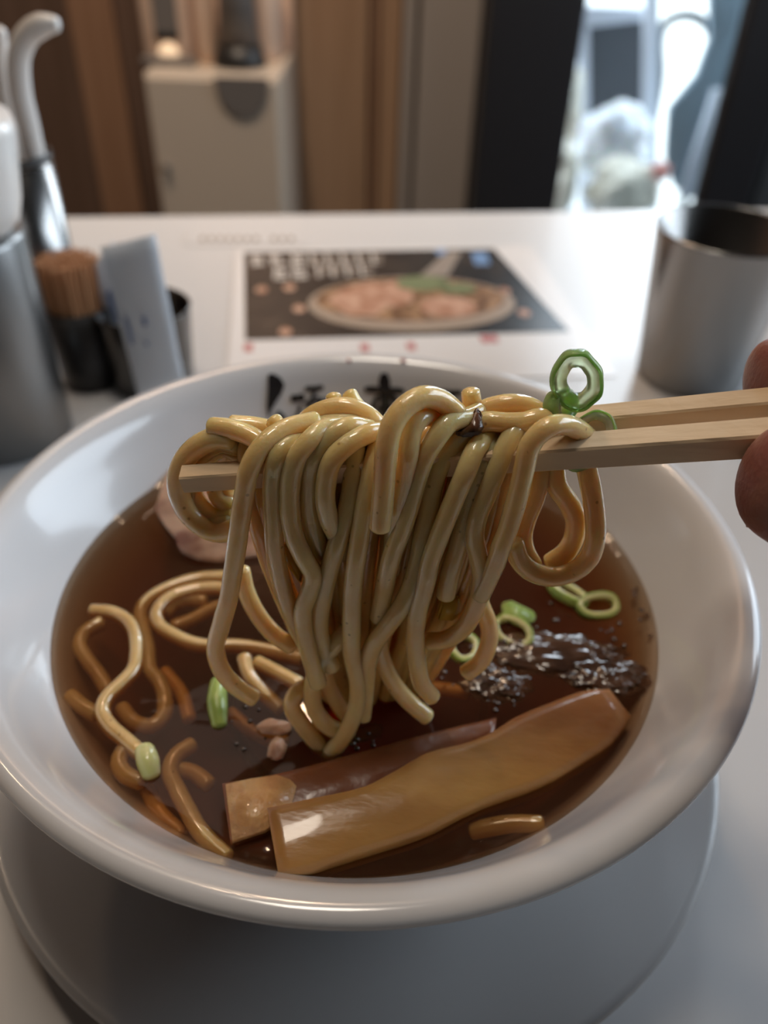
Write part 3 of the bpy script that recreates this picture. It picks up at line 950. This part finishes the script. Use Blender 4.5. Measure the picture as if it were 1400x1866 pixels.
strand('noodle crossing behind the chopstick tip inside the ring', dl([(420, 808), (401, 835), (390, 870), (400, 908), (425, 925)], [(0, 12.5), (.5, 14), (1, 12)]))
strand('noodle at the bottom right of the curtain, diving into the broth', dl([(690, 1160), (697, 1203), (722, 1252), (750, 1283), (778, 1306)], [(0, 5), (1, 3)]))
strand('noodle curling back at the lower right, beside the green onion', dl([(868, 1060), (876, 1100), (889, 1132), (892, 1166), (876, 1206), (850, 1226)], [(0, 7), (1, 5)]))
strand('noodle behind the left end, slanting right over the broth', dl([(440, 1040), (450, 1080), (470, 1120), (500, 1156), (532, 1178)], [(0, 12), (1, 9)]))
strand('noodle passing behind the two lowest loops', dl([(590, 1215), (602, 1255), (622, 1290), (640, 1312)], [(0, 5.5), (1, 5)]))
# the packed inside of the bundle
rng = random.Random(11)
xs = [452, 470, 530, 556, 590, 622, 650, 688, 715, 742, 772, 805, 838, 862, 905, 935, 515, 578, 640, 702, 760, 820, 880, 600, 680, 750, 850]
for i, x0 in enumerate(xs):
    row = i // 16
    d0 = 5.6 + 3.9 * row + rng.uniform(-.5, .5)
    xend = 596 + (x0 - 450) * 0.33 + rng.uniform(-12, 12)
    ytop = 812 - (x0 - 450) * 0.045
    ybot = 1322 - 5.6 * (d0 + 4.5) + rng.uniform(-4, 8)
    n = 10
    pts = [(x0 + rng.uniform(6, 22), ytop - rng.uniform(14, 24), d0 + 5.5)]
    ph, am = rng.uniform(0, 6), rng.uniform(3, 9)
    for j in range(n):
        f_ = j / (n - 1)
        y = ytop + (ybot - ytop) * f_
        pts.append((x0 + (xend - x0) * f_ ** 1.7 + am * math.sin(ph + 5 * f_) - am * math.sin(ph), y, d0 + 2.2 * math.exp(-6 * f_) + 9.5 * f_ ** 2.2 + rng.uniform(-.3, .3)))
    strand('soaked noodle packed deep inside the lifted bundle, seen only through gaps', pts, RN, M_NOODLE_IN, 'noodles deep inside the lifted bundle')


def chip(name, pts, dvec, mt, label, cat, bev=0.0005, group=None):
    bm = prism(pts, dvec)
    bmesh.ops.bevel(bm, geom=bm.edges[:], offset=bev, segments=2, affect='EDGES')
    return tag(obj(name, bm, mt), label, cat, group)


away = Vector((0, 0.0022, -0.0004))
chip('bamboo_flake', [lift(*q, 4) for q in ((806, 1098), (838, 1090), (843, 1118), (828, 1134), (796, 1132))], away, M_CORN, 'yellow flake caught in the noodles at lower right', 'flake')
chip('bamboo_flake', [lift(*q, 4.2) for q in ((513, 992), (530, 998), (552, 1045), (548, 1068), (520, 1030))], away, M_CORN, 'yellow flake caught between noodles at left', 'flake')
st_pts = [lift(q[0], q[1], 5.2 - (q[1] - 748) * 0.075) for q in ((862, 750), (878, 746), (874, 766), (876, 780), (884, 790), (866, 798), (840, 800), (826, 792), (850, 788), (853, 772))]
chip('soy_scrap', st_pts, Vector((0, 0.0014, 0)), M_STAIN, 'dark brown scrap stuck on top of the lifted noodles', 'scrap')

# ------------------------------------------------------------------ green onions


def onion_ring(c, axis, ra, rb, wall, hgt, label, cat='green onion', twist=0.0, group=None, ms=None):
    ms = ms or ((M_GREEN_F, M_GREEN_P) if group else (M_GREEN, M_GREEN_IN))
    c, axis = Vector(c), Vector(axis).normalized()
    u = axis.cross(Vector((0, 0, 1))).normalized()
    v = u.cross(axis)
    root = thing('green_onion_ring', label, cat, c, group)
    n = 48

    def ring(scale, off, jit):
        out = []
        for i in range(n):
            t_ = 2 * math.pi * i / n
            k_ = 1 + jit * noise.noise(Vector((math.cos(t_) * 1.6, math.sin(t_) * 1.6, c.x * 900)))
            a_, b_ = (ra - scale) * k_, (rb - scale) * k_
            x_, y_ = a_ * math.cos(t_), b_ * math.sin(t_)
            x_, y_ = x_ * math.cos(twist) - y_ * math.sin(twist), x_ * math.sin(twist) + y_ * math.cos(twist)
            out.append(c + u * x_ + v * y_ + axis * (off + 0.0003 * noise.noise(Vector((t_ * 2, scale * 900, c.y * 300)))))
        return out

    def shell(s0, s1, h):
        bm = bmesh.new()
        rows = [ring(s0, -h / 2, .10), ring(s0 - .0002, 0, .10), ring(s0, h / 2, .10), ring((s0 + s1) / 2, h / 2 + .0002, .10), ring(s1, h / 2, .10), ring(s1 + .0001, 0, .1), ring(s1, -h / 2, .10), ring((s0 + s1) / 2, -h / 2 - .0002, .10)]
        vs = [[bm.verts.new(p) for p in r_] for r_ in rows]
        for a_, b_ in zip(vs, vs[1:] + vs[:1]):
            for i in range(n):
                j = (i + 1) % n
                bm.faces.new((a_[i], a_[j], b_[j], b_[i]))
        return bm
    obj('green_skin', shell(0, wall * 0.22, hgt), ms[0], root)
    obj('pale_flesh', shell(wall * 0.22 + .00003, wall, hgt * 0.97), ms[1], root)
    return root


tocam = (CAM - lift(1050, 690, 8)).normalized()
onion_ring(lift(1052, 692, 8.5), tocam + Vector((0.10, 0, -0.30)), 0.0048, 0.0060, 0.0029, 0.0034, 'upright green onion ring perched on the noodles above the chopsticks', twist=-0.35)
onion_ring(lift(1072, 803, 9.4), tocam + Vector((-0.25, 0, 0.42)), 0.0048, 0.0066, 0.0019, 0.0024, 'green onion ring wedged between the two chopsticks', twist=0.3)
onion_ring(lift(1022, 742, 9.5), Vector((0.7, -0.5, 0.4)), 0.0042, 0.0034, 0.0016, 0.0032, 'small torn green onion sliver at the foot of the upright ring')


def onbroth(px, py, dz=0.0):
    return atz(px, py, BZ + dz * 0.001)


def flat_chip(px, h, mt, label, cat, name, group=None, bev=0.0006):
    pts = [onbroth(*q, h) for q in px]
    return chip(name, pts, (0, 0, -0.0022), mt, label, cat, bev, group)


GG = 'green onion pieces floating in the broth'
flat_chip([(914, 1096), (932, 1092), (975, 1112), (978, 1126), (945, 1136), (920, 1122)], 2.2, M_GREEN_F, 'green onion wedge floating just right of the noodle curtain', 'green onion', 'green_onion_piece', GG)
onion_ring(onbroth(1090, 1104, 1.2), (0.1, -0.5, 1), 0.0065, 0.0040, 0.0018, 0.0030, 'bright green onion ring floating near the right bowl wall', group=GG)
onion_ring(onbroth(1035, 1080, 0.8), (0.3, 0.3, 1), 0.0070, 0.0050, 0.0020, 0.0026, 'pale green onion ring floating behind the bright one', group=GG)
onion_ring(onbroth(935, 1152, 0.4), (-0.3, -0.3, 1), 0.0062, 0.0044, 0.0018, 0.0026, 'yellowish green onion ring floating left of the dark meat', group=GG)
onion_ring(onbroth(845, 1180, 0.2), (0.3, -0.2, 1), 0.0050, 0.0040, 0.0016, 0.0024, 'dim green onion ring behind the lower right noodles', group=GG)
gp = [onbroth(398, 1245, 0.6), onbroth(396, 1280, 0.9), onbroth(400, 1322, -0.5)]
tag(obj('green_onion_piece', tube(gp, [0.0022, 0.0026, 0.0020], 12, 0.001), M_GREEN_F), 'upright-lying green onion stalk piece left of the lowest noodles', 'green onion', GG)
gp = [onbroth(264, 1368, 1.0), onbroth(270, 1388, 1.2), onbroth(276, 1412, -0.2)]
tag(obj('green_onion_piece', tube(gp, [0.0024, 0.0027, 0.0022], 12, 0.001), M_GREEN_P), 'pale white green onion piece afloat at lower left', 'green onion', GG)

# ------------------------------------------------------------------ noodles in the broth
GS = 'noodles lying in the broth'


def soupn(label, pts, dz, r=0.0021, m=None):
    P = [onbroth(x, y, -1.55 + dz if not isinstance(dz, (list, tuple)) else -1.55 + dz[0] + (dz[1] - dz[0]) * i / (len(pts) - 1)) for i, (x, y) in enumerate(pts)]
    o = obj('noodle', tube(P, r, 12, 0.0014), m or M_NOODLE_SOUP)
    return tag(o, label, 'noodle', GS)


soupn('S-shaped noodle nearest the left bowl wall, lying in the broth', [(169, 1114), (203, 1117), (234, 1134), (247, 1160), (249, 1194), (243, 1223), (217, 1251), (194, 1274), (187, 1297), (200, 1323), (229, 1349), (255, 1372)], [0.2, 0.3])
soupn('short curved noodle closing the loop at far left of the broth', [(184, 1136), (157, 1151), (146, 1174), (160, 1203), (180, 1229), (196, 1258)], [-0.3, -2.2])
soupn('broad noodle arc bounding the coil at left, bending into a second loop below', [(430, 1052), (400, 1052), (362, 1055), (314, 1069), (274, 1091), (257, 1114), (262, 1149), (270, 1183), (275, 1223), (291, 1243), (300, 1271), (297, 1306), (277, 1323), (246, 1317), (223, 1291)], [0.6, -2.6])
soupn('inner noodle coil at left crossing beneath the leftmost lifted noodle', [(420, 1076), (390, 1072), (354, 1075), (309, 1091), (286, 1117), (291, 1140), (320, 1160), (351, 1173), (383, 1178), (423, 1177), (457, 1180), (512, 1191), (548, 1200)], [0.6, -0.6])
soupn('upper short noodle inside the left coil', [(303, 1117), (315, 1103), (340, 1094), (372, 1096)], -1.6)
soupn('lower short noodle inside the left coil', [(318, 1142), (350, 1130), (383, 1112), (410, 1102)], -1.8)
soupn('small hooked noodle beside the pale onion piece', [(240, 1362), (223, 1372), (217, 1392), (231, 1413), (256, 1424)], [-0.8, -1.2])
soupn('thick pale noodle slanting toward the front wall at lower left', [(350, 1358), (322, 1376), (309, 1405), (323, 1439), (343, 1476), (360, 1507), (385, 1537), (412, 1562)], [-2.0, 0.3])
soupn('dim sunken noodle right of the thick pale one', [(322, 1402), (354, 1409), (380, 1430)], -3.4)
soupn('stub of noodle touching the left bowl wall', [(130, 1268), (149, 1286), (175, 1302)], -0.8)
soupn('left one of the two short noodles below the curtain', [(445, 1200), (454, 1232), (481, 1264), (510, 1292)], [0.8, -0.8])
soupn('upper one of the two short noodles below the curtain', [(469, 1208), (504, 1226), (544, 1247)], 0.3)
soupn('single noodle surfacing near the front right wall', [(862, 1514), (890, 1508), (934, 1501), (984, 1502)], [-2.8, 0.0])
for q, w_ in (([(300, 1225), (330, 1262), (345, 1310)], 'between the left coil and the green stalk'), ([(420, 1300), (470, 1340), (520, 1352)], 'beneath the pink pork shreds'), ([(560, 1330), (620, 1345), (690, 1330)], 'below the lowest lifted loops'),
              ([(700, 1270), (780, 1255), (850, 1262)], 'above the rear bamboo shoot'), ([(270, 1440), (290, 1480), (330, 1520)], 'below the pale onion piece at lower left')):
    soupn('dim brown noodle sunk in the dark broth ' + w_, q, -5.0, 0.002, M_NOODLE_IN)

# ------------------------------------------------------------------ toppings in the broth


def bamboo(upper, lower, zu, zl, zr, thick, mt, name, label):
    """slab lofted between an upper and a lower outline (pixel lists), resting in the broth"""
    n = 34
    U = spline([(*q, 0.0) for q in upper], 12)
    L = spline([(*q, 0.0) for q in lower], 12)
    bm = bmesh.new()
    rings = []
    for i in range(n + 1):
        f_ = i / n
        a_ = U[min(len(U) - 1, int(f_ * (len(U) - 1) + .5))]
        b_ = L[min(len(L) - 1, int(f_ * (len(L) - 1) + .5))]
        drop = zr * f_ ** 2
        ring = []
        m_ = 9
        for j in range(m_):
            g = j / (m_ - 1)
            z = zu + (zl - zu) * g + drop + 0.0009 * math.sin(math.pi * g) + 0.00035 * noise.noise(Vector((f_ * 9, g * 6, zu * 999)))
            p = atz(a_[0] + (b_[0] - a_[0]) * g, a_[1] + (b_[1] - a_[1]) * g, z)
            ring.append(p)
        low_ = [p + Vector((0, 0.0006 * (1 if j < 4 else -.2), -thick)) for j, p in enumerate(ring)]
        rings.append([bm.verts.new(p) for p in ring + low_[::-1]])
    for a_, b_ in zip(rings[:-1], rings[1:]):
        k_ = len(a_)
        for i in range(k_):
            bm.faces.new((a_[i], a_[(i + 1) % k_], b_[(i + 1) % k_], b_[i]))
    e0, e1 = bm.faces.new(rings[0][::-1]), bm.faces.new(rings[-1])
    es = [e for e in bm.edges if e.calc_face_angle(0) > 0.9]
    bmesh.ops.bevel(bm, geom=es, offset=0.0007, segments=3, affect='EDGES', clamp_overlap=True)
    return tag(obj(name, bm, mt), label, 'bamboo shoot', 'simmered bamboo shoots')


bamboo([(487, 1472), (569, 1455), (666, 1433), (717, 1407), (780, 1372), (854, 1353), (894, 1336), (940, 1307), (1009, 1279), (1066, 1259), (1111, 1256)],
       [(509, 1598), (560, 1588), (609, 1568), (694, 1541), (780, 1513), (866, 1470), (951, 1441), (1010, 1416), (1066, 1383), (1117, 1350), (1150, 1305)],
       BZ + 0.0062, BZ + 0.0030, -0.0022, 0.0055, M_MENMA, 'bamboo_shoot', 'long golden bamboo shoot strip at the front of the broth')
bs = bamboo([(405, 1428), (506, 1410), (609, 1384), (723, 1353), (809, 1330), (905, 1308)],
            [(420, 1534), (490, 1508), (600, 1475), (700, 1440), (800, 1395), (900, 1352)],
            BZ + 0.0020, BZ + 0.0012, -0.0020, 0.0045, M_MENMA_D, 'bamboo_shoot', 'darker bamboo shoot strip lying behind the front one')
bm = bmesh.new()
cp = [(411, 1429), (455, 1419), (505, 1412), (528, 1420), (540, 1432), (532, 1462), (510, 1490), (483, 1511), (423, 1530)]
cc = onbroth(465, 1465, 3.6)
vc = bm.verts.new(cc)
vs = [bm.verts.new(onbroth(*q, 2.9)) for q in cp]
vl = [bm.verts.new(onbroth(*q, 2.9) + Vector((0, 0, -0.0015))) for q in cp]
for i in range(len(vs)):
    j = (i + 1) % len(vs)
    bm.faces.new((vc, vs[i], vs[j]))
    bm.faces.new((vs[i], vl[i], vl[j], vs[j]))
bm.faces.new(vl[::-1])
cf = obj('cut_face', bm, M_MENMA_CUT, bs)
cf['label'] = 'pale rough cut face at its left end'

# pork slice under the ring, at the far left
pk = [(330, 818), (312, 842), (298, 878), (283, 926), (296, 948), (320, 975), (324, 994), (352, 1006), (393, 1012), (430, 1006), (520, 990), (600, 940), (610, 880), (540, 840), (440, 812)]
bm = bmesh.new()
pts = [onbroth(*q, 3.5) for q in pk]
cc = onbroth(440, 910, 4.2)
vc, vs, vl = bm.verts.new(cc), [bm.verts.new(p) for p in pts], [bm.verts.new(p + Vector((0.001, 0.001, -0.007))) for p in pts]
for i in range(len(vs)):
    j = (i + 1) % len(vs)
    bm.faces.new((vc, vs[i], vs[j]))
    bm.faces.new((vs[i], vl[i], vl[j], vs[j]))
bm.faces.new(vl[::-1])
bmesh.ops.bevel(bm, geom=[e for e in bm.edges if e.calc_face_angle(0) > 0.6], offset=0.0012, segments=3, affect='EDGES')
tag(obj('pork_slice', bm, M_PORK), 'pale fatty pork slice lying in the broth left of the noodles', 'pork')


def lump(px, py, rx, ry, rz, dz, mt, amp, seed, label, cat, name, freq=3.0, sub=5):
    bm = bmesh.new()
    bmesh.ops.create_icosphere(bm, subdivisions=sub, radius=1)
    c = onbroth(px, py, dz)
    for v in bm.verts:
        n = v.co.normalized()
        k_ = 1 + amp * noise.noise(n * freq + Vector((seed, 0, 0))) + amp * .6 * noise.noise(n * freq * 2.4 + Vector((0, seed, 0)))
        v.co = Vector((c.x + n.x * rx * k_, c.y + n.y * ry * k_, c.z + n.z * rz * k_))
    return tag(obj(name, bm, mt), label, cat)


lump(1010, 1192, 0.0185, 0.0075, 0.0024, -0.9, M_DARKMEAT, 0.26, 4, 'dark glistening lump of minced meat right of the noodles', 'meat', 'dark_meat', 2.4)
lump(1105, 1235, 0.0110, 0.0060, 0.0022, -0.6, M_DARKMEAT, 0.30, 14, 'smaller dark meat lump against the end of the front bamboo shoot', 'meat', 'dark_meat', 2.4)
lump(905, 1245, 0.0085, 0.0060, 0.0020, -0.9, M_DARKMEAT, 0.30, 24, 'dark meat crumb just above the rear bamboo shoot', 'meat', 'dark_meat', 2.4)
lump(500, 1325, 0.0042, 0.0022, 0.0014, 0.6, M_PORK, 0.2, 34, 'small pink pork shred under the hooked lowest noodle', 'pork', 'pork_shred', 2.0, 3)
lump(505, 1366, 0.0022, 0.0032, 0.0012, 0.4, M_PORK, 0.3, 44, 'thin pink pork shred just above the rear bamboo shoot', 'pork', 'pork_shred', 2.0, 3)
# bubbles and oil beads
bm = bmesh.new()
rb = random.Random(5)
spots = [(900, 1200, 60, 30), (960, 1140, 60, 30), (1060, 1160, 90, 40), (930, 1280, 40, 18), (1130, 1190, 50, 50), (790, 1235, 25, 40), (660, 1345, 40, 14), (460, 1310, 40, 40), (1050, 1110, 60, 25), (1190, 1150, 8, 40), (1166, 1070, 10, 25), (1188, 1290, 8, 30)]
for k_ in range(84):
    cx_, cy_, sx_, sy_ = spots[k_ % len(spots)]
    p = onbroth(rb.gauss(cx_, sx_ * .6), rb.gauss(cy_, sy_ * .6), 0.1)
    if math.hypot(p.x - BC[0], p.y - BC[1]) > 0.0832:
        continue
    r_ = rb.uniform(0.0003, 0.0009)
    res = bmesh.ops.create_icosphere(bm, subdivisions=2, radius=r_)
    for v in res['verts']:
        v.co = Vector((p.x + v.co.x, p.y + v.co.y, p.z + v.co.z * 0.6))
M_BUB = mat('oil_bead', srgb(58, 38, 26), rough=0.05, coat=1.0)
tag(obj('oil_beads', bm, M_BUB), 'tiny oil beads and bubbles on the broth beside the noodles', 'oil beads', None, 'stuff')

# ------------------------------------------------------------------ condiment corner at the left
# steel dispenser with white cap
cxy = (-0.190, 0.345)
ds = thing('steel_dispenser', 'tall steel condiment can with white cap at the left edge', 'dispenser', (0, 0, 0))
obj('body', lathe([(0, 0.0), (0.029, 0.0), (0.030, 0.002), (0.030, 0.100), (0.0285, 0.103), (0, 0.103)], 64, cxy), M_STEEL_D, ds)
obj('white_cap', lathe([(0, 0.1035), (0.026, 0.1035), (0.0295, 0.107), (0.0320, 0.115), (0.0345, 0.130), (0.0365, 0.143), (0.0350, 0.148), (0.010, 0.151), (0, 0.151)], 64, (cxy[0], cxy[1])), M_WHITEP, ds)
lb = bmesh.new()
v0 = []
for i in range(7):
    t_ = math.radians(-100 + i * 4.5)
    v0.append([lb.verts.new((cxy[0] + 0.0303 * math.cos(t_), cxy[1] + 0.0303 * math.sin(t_), z)) for z in (0.052, 0.080)])
for a_, b_ in zip(v0[:-1], v0[1:]):
    lb.faces.new((a_[0], b_[0], b_[1], a_[1]))
obj('pale_label', lb, M_BEIGE, ds)
# ladle canister
cxy = (-0.2065, 0.455)
cn = thing('utensil_canister', 'slim steel canister behind the toothpicks, holding white ladles', 'canister', (0, 0, 0))
obj('body', lathe([(0, 0.0), (0.021, 0.0), (0.022, 0.002), (0.022, 0.100), (0.0205, 0.100), (0.0205, 0.004), (0, 0.004)], 56, cxy), M_STEEL, cn)
obj('black_collar', lathe([(0.0208, 0.1005), (0.0224, 0.1015), (0.0224, 0.1045), (0.0196, 0.1045), (0.0196, 0.1005)], 56, cxy, None, True), M_BLACK, cn)


def ladle(px, y, label):
    P = [aty(*q, y) for q in px]
    P = [Vector((cxy[0] + 0.004, cxy[1] - 0.004, 0.012))] + [Vector((P[0].x - 0.002, P[0].y, 0.07))] + P
    root = thing('ladle', label, 'ladle', P[0])
    obj('handle', tube(P[:], [0.0045, 0.005] + [0.0056] * (len(P) - 4) + [0.0054, 0.0036], 14, 0.003, 0.0), M_WHITEP, root)
    return root


ladle([(66, 300), (52, 232), (37, 165), (35, 100), (52, 62), (78, 46), (102, 44)], 0.452, 'white plastic ladle handle with curled hook end at the top left')
ladle([(38, 300), (20, 230), (4, 160), (-4, 100), (-2, 55)], 0.462, 'pale ladle handle cut off by the left picture edge')
# toothpick holder
tc_ = (-0.1645, 0.400)
th_ = thing('toothpick_holder', 'dark holder packed with toothpicks beside the steel can', 'holder', (0, 0, 0))
obj('cup', lathe([(0, 0), (0.0145, 0), (0.0155, 0.002), (0.0165, 0.045), (0.0153, 0.045), (0.0143, 0.004), (0, 0.004)], 40, tc_), M_BLACK, th_)
bm = bmesh.new()
for i in range(170):
    a_ = i * 2.39996
    r_ = 0.0138 * math.sqrt((i + .5) / 170)
    x_, y_ = tc_[0] + r_ * math.cos(a_), tc_[1] + r_ * math.sin(a_)
    tube([(x_, y_, 0.006), (x_, y_, 0.04), (x_ + 0.12 * r_ * math.cos(a_), y_ + 0.12 * r_ * math.sin(a_), 0.070 + rb.uniform(-.0012, .0012))], [0.0009, 0.0009, 0.0006], 5, 0.03, 0.0, bm)
tag(obj('toothpicks', bm, M_TOOTH), 'tight bundle of brown toothpicks in the dark holder', 'toothpicks', None, 'stuff')
# steel cup of wet-wipe packets
pc = (-0.1315, 0.402)
pcup = thing('packet_cup', 'small dark steel cup holding white paper packets', 'cup', (0, 0, 0))
obj('cup_body', lathe([(0, 0), (0.0215, 0), (0.0225, 0.002), (0.0253, 0.043), (0.0258, 0.0445), (0.0250, 0.0452), (0.0242, 0.0438), (0.0215, 0.004), (0, 0.004)], 56, pc), M_STEEL_K, pcup)


def packet(px, y, t, label, marks):
    pts = [aty(*q, y) for q in px]
    root = thing('paper_packet', label, 'packet', pts[0], 'white paper packets')
    n = 10
    bm = bmesh.new()
    rows = []
    for j in range(n + 1):
        g = j / n
        row = []
        for i in range(7):
            f_ = i / 6
            a_ = pts[0].lerp(pts[1], f_)
            b_ = pts[3].lerp(pts[2], f_)
            p = a_.lerp(b_, g)
            p = p + Vector((0, -0.0020 * math.sin(f_ * math.pi) + 0.0012 * noise.noise(Vector((f_ * 2, g * 3, y * 99))), 0))
            row.append(p)
        rows.append(row)
    F_ = [[bm.verts.new(p) for p in r_] for r_ in rows]
    B_ = [[bm.verts.new(p + Vector((0, t * (0.4 + math.sin(max(.08, i / 6) * math.pi * .98)), 0))) for i, p in enumerate(r_)] for r_ in rows]
    for j in range(n):
        for i in range(6):
            bm.faces.new((F_[j][i], F_[j][i + 1], F_[j + 1][i + 1], F_[j + 1][i]))
            bm.faces.new((B_[j][i], B_[j + 1][i], B_[j + 1][i + 1], B_[j][i + 1]))
        bm.faces.new((F_[j][0], F_[j + 1][0], B_[j + 1][0], B_[j][0]))
        bm.faces.new((F_[j][6], B_[j][6], B_[j + 1][6], F_[j + 1][6]))
    for i in range(6):
        bm.faces.new((F_[0][i], B_[0][i], B_[0][i + 1], F_[0][i + 1]))
        bm.faces.new((F_[n][i], F_[n][i + 1], B_[n][i + 1], B_[n][i]))
    obj('wrapper', bm, M_PAPER, root)
    for (u0, v0_, u1, v1_) in marks:
        def q_(u, v):
            a_ = pts[0].lerp(pts[1], u)
            b_ = pts[3].lerp(pts[2], u)
            return a_.lerp(b_, v) + Vector((0, -0.0020 * math.sin(u * math.pi) - 0.0016, 0))
        obj('blue_print', prism([q_(u0, v0_), q_(u1, v0_), q_(u1, v1_), q_(u0, v1_)], (0, 0.0003, 0)), M_BLUEP, root, False)
    return root


packet([(183, 452), (282, 427), (336, 700), (252, 722)], 0.3715, 0.0026, 'front white paper packet with blue marks leaning against the dark steel cup', [(.48, .46, .56, .52), (.14, .44, .20, .62), (.44, .62, .49, .65)])
packet([(163, 492), (205, 440), (262, 640), (226, 660)], 0.399, 0.0024, 'rear white paper packet standing in the dark steel cup', [(.35, .30, .55, .60)])

# ------------------------------------------------------------------ steel tumbler at the right
tc2 = (0.1755, 0.43)
tm = thing('steel_tumbler', 'brushed steel water tumbler at the right of the table', 'tumbler', (0, 0, 0))
obj('wall', lathe([(0, 0.0), (0.0285, 0.0), (0.0298, 0.0015), (0.0375, 0.084), (0.0382, 0.0853), (0.0378, 0.0866), (0.0368, 0.0858), (0.0290, 0.004), (0, 0.0035)], 96, tc2), M_STEEL, tm)

# ------------------------------------------------------------------ hand holding the chopsticks
J = {}
E_ = []


def joint(name, p, r, parent=None):
    J[name] = (Vector(p), r)
    if parent:
        E_.append((parent, name))


thumb_t = lift(1396, 868, -8.0)
index_t = lift(1388, 702, 22.0)
wrist = Vector((0.215, 0.075, 0.105))
palm = Vector((0.170, 0.098, 0.118))
joint('wrist', wrist, 0.024)
joint('palm', palm, 0.023, 'wrist')
joint('fore', (0.30, 0.03, 0.115), 0.030, 'wrist')
joint('elbow', (0.44, -0.06, 0.135), 0.040, 'fore')
# thumb
tb_ = Vector((0.142, 0.088, 0.112))
joint('t1', tb_, 0.0125, 'palm')
joint('t2', thumb_t.lerp(tb_, 0.55) + Vector((0, -.004, .004)), 0.0105, 't1')
joint('t3', thumb_t + Vector((0.006, 0.0, -0.0005)), 0.0106, 't2')
joint('t4', thumb_t + Vector((-0.0045, 0, 0.0006)), 0.0086, 't3')
# index
joint('i0', (0.152, 0.128, 0.142), 0.0125, 'palm')
joint('i1', (0.132, 0.150, 0.166), 0.0098, 'i0')
joint('i2', index_t.lerp(Vector((0.132, 0.150, 0.166)), 0.45) + Vector((0, .003, .003)), 0.0088, 'i1')
joint('i3', index_t + Vector((0.005, 0, 0.0005)), 0.0088, 'i2')
joint('i4', index_t + Vector((-0.0035, 0, 0)), 0.0074, 'i3')
# middle, ring, little: curled, outside the frame
joint('m0', (0.166, 0.130, 0.128), 0.0125, 'palm')
joint('m1', (0.150, 0.160, 0.140), 0.0096, 'm0')
joint('m2', (0.126, 0.158, 0.134), 0.0088, 'm1')
joint('m3', (0.112, 0.146, 0.137), 0.0076, 'm2')
joint('r0', (0.178, 0.126, 0.113), 0.0120, 'palm')
joint('r1', (0.166, 0.156, 0.112), 0.0092, 'r0')
joint('r2', (0.142, 0.152, 0.108), 0.0084, 'r1')
joint('r3', (0.136, 0.134, 0.110), 0.0072, 'r2')
joint('l0', (0.188, 0.118, 0.098), 0.0110, 'palm')
joint('l1', (0.182, 0.142, 0.090), 0.0080, 'l0')
joint('l2', (0.162, 0.138, 0.086), 0.0072, 'l1')
joint('l3', (0.157, 0.124, 0.088), 0.0062, 'l2')
hand = thing('person', 'right hand of a person gripping the chopsticks at the right edge', 'person', wrist)
SC = 10.0
names = list(J)
me = bpy.data.meshes.new('hand_skin')
me.from_pydata([(J[n][0] * SC)[:] for n in names], [(names.index(a), names.index(b)) for a, b in E_], [])
tmp = bpy.data.objects.new('hand_skin', me)
COL.objects.link(tmp)
sk = tmp.modifiers.new('skin', 'SKIN')
for n, v in zip(names, me.skin_vertices[0].data):
    v.radius = (J[n][1] * SC * 1.22, J[n][1] * SC * 1.22)
    v.use_root = (n == 'wrist')
ss = tmp.modifiers.new('sub', 'SUBSURF')
ss.levels = ss.render_levels = 3
dg = bpy.context.evaluated_depsgraph_get()
m2 = bpy.data.meshes.new_from_object(tmp.evaluated_get(dg))
bpy.data.objects.remove(tmp)
m2.transform(Matrix.Scale(1 / SC, 4))
m2.materials.clear()
m2.materials.append(M_SKIN)
m2.shade_smooth()
m2.name = 'hand'
ho = bpy.data.objects.new('hand', m2)
COL.objects.link(ho)
ho.parent = hand
ho.matrix_parent_inverse = Matrix.Translation(wrist).inverted()
sl = tube([(0.275, 0.043, 0.114), (0.36, -0.010, 0.124), (0.46, -0.072, 0.137)], [0.040, 0.047, 0.054], 28, 0.01, 0.05)
obj('sleeve', sl, M_SLEEVE, hand)
for (c_, ax, up_, rr_) in ((index_t + Vector((0.009, 0.0066, 0.0024)), Vector((-1, 0.1, 0.05)), Vector((0, .9, .4)), 0.0058),
                           (thumb_t + Vector((0.005, -0.0035, -0.0098)), Vector((-1, 0.1, 0)), Vector((0, -.35, -.95)), 0.0066)):
    ax.normalize()
    sd = ax.cross(up_).normalized()
    up_ = sd.cross(ax).normalized()
    bm = bmesh.new()
    vc = bm.verts.new(c_ + up_ * 0.0012)
    ring = [bm.verts.new(c_ + ax * rr_ * math.cos(2 * math.pi * i / 20) + sd * rr_ * .8 * math.sin(2 * math.pi * i / 20) - up_ * 0.0012 * abs(math.sin(2 * math.pi * i / 20))) for i in range(20)]
    for i in range(20):
        bm.faces.new((vc, ring[i], ring[(i + 1) % 20]))
    obj('nail', bm, M_NAIL, hand)
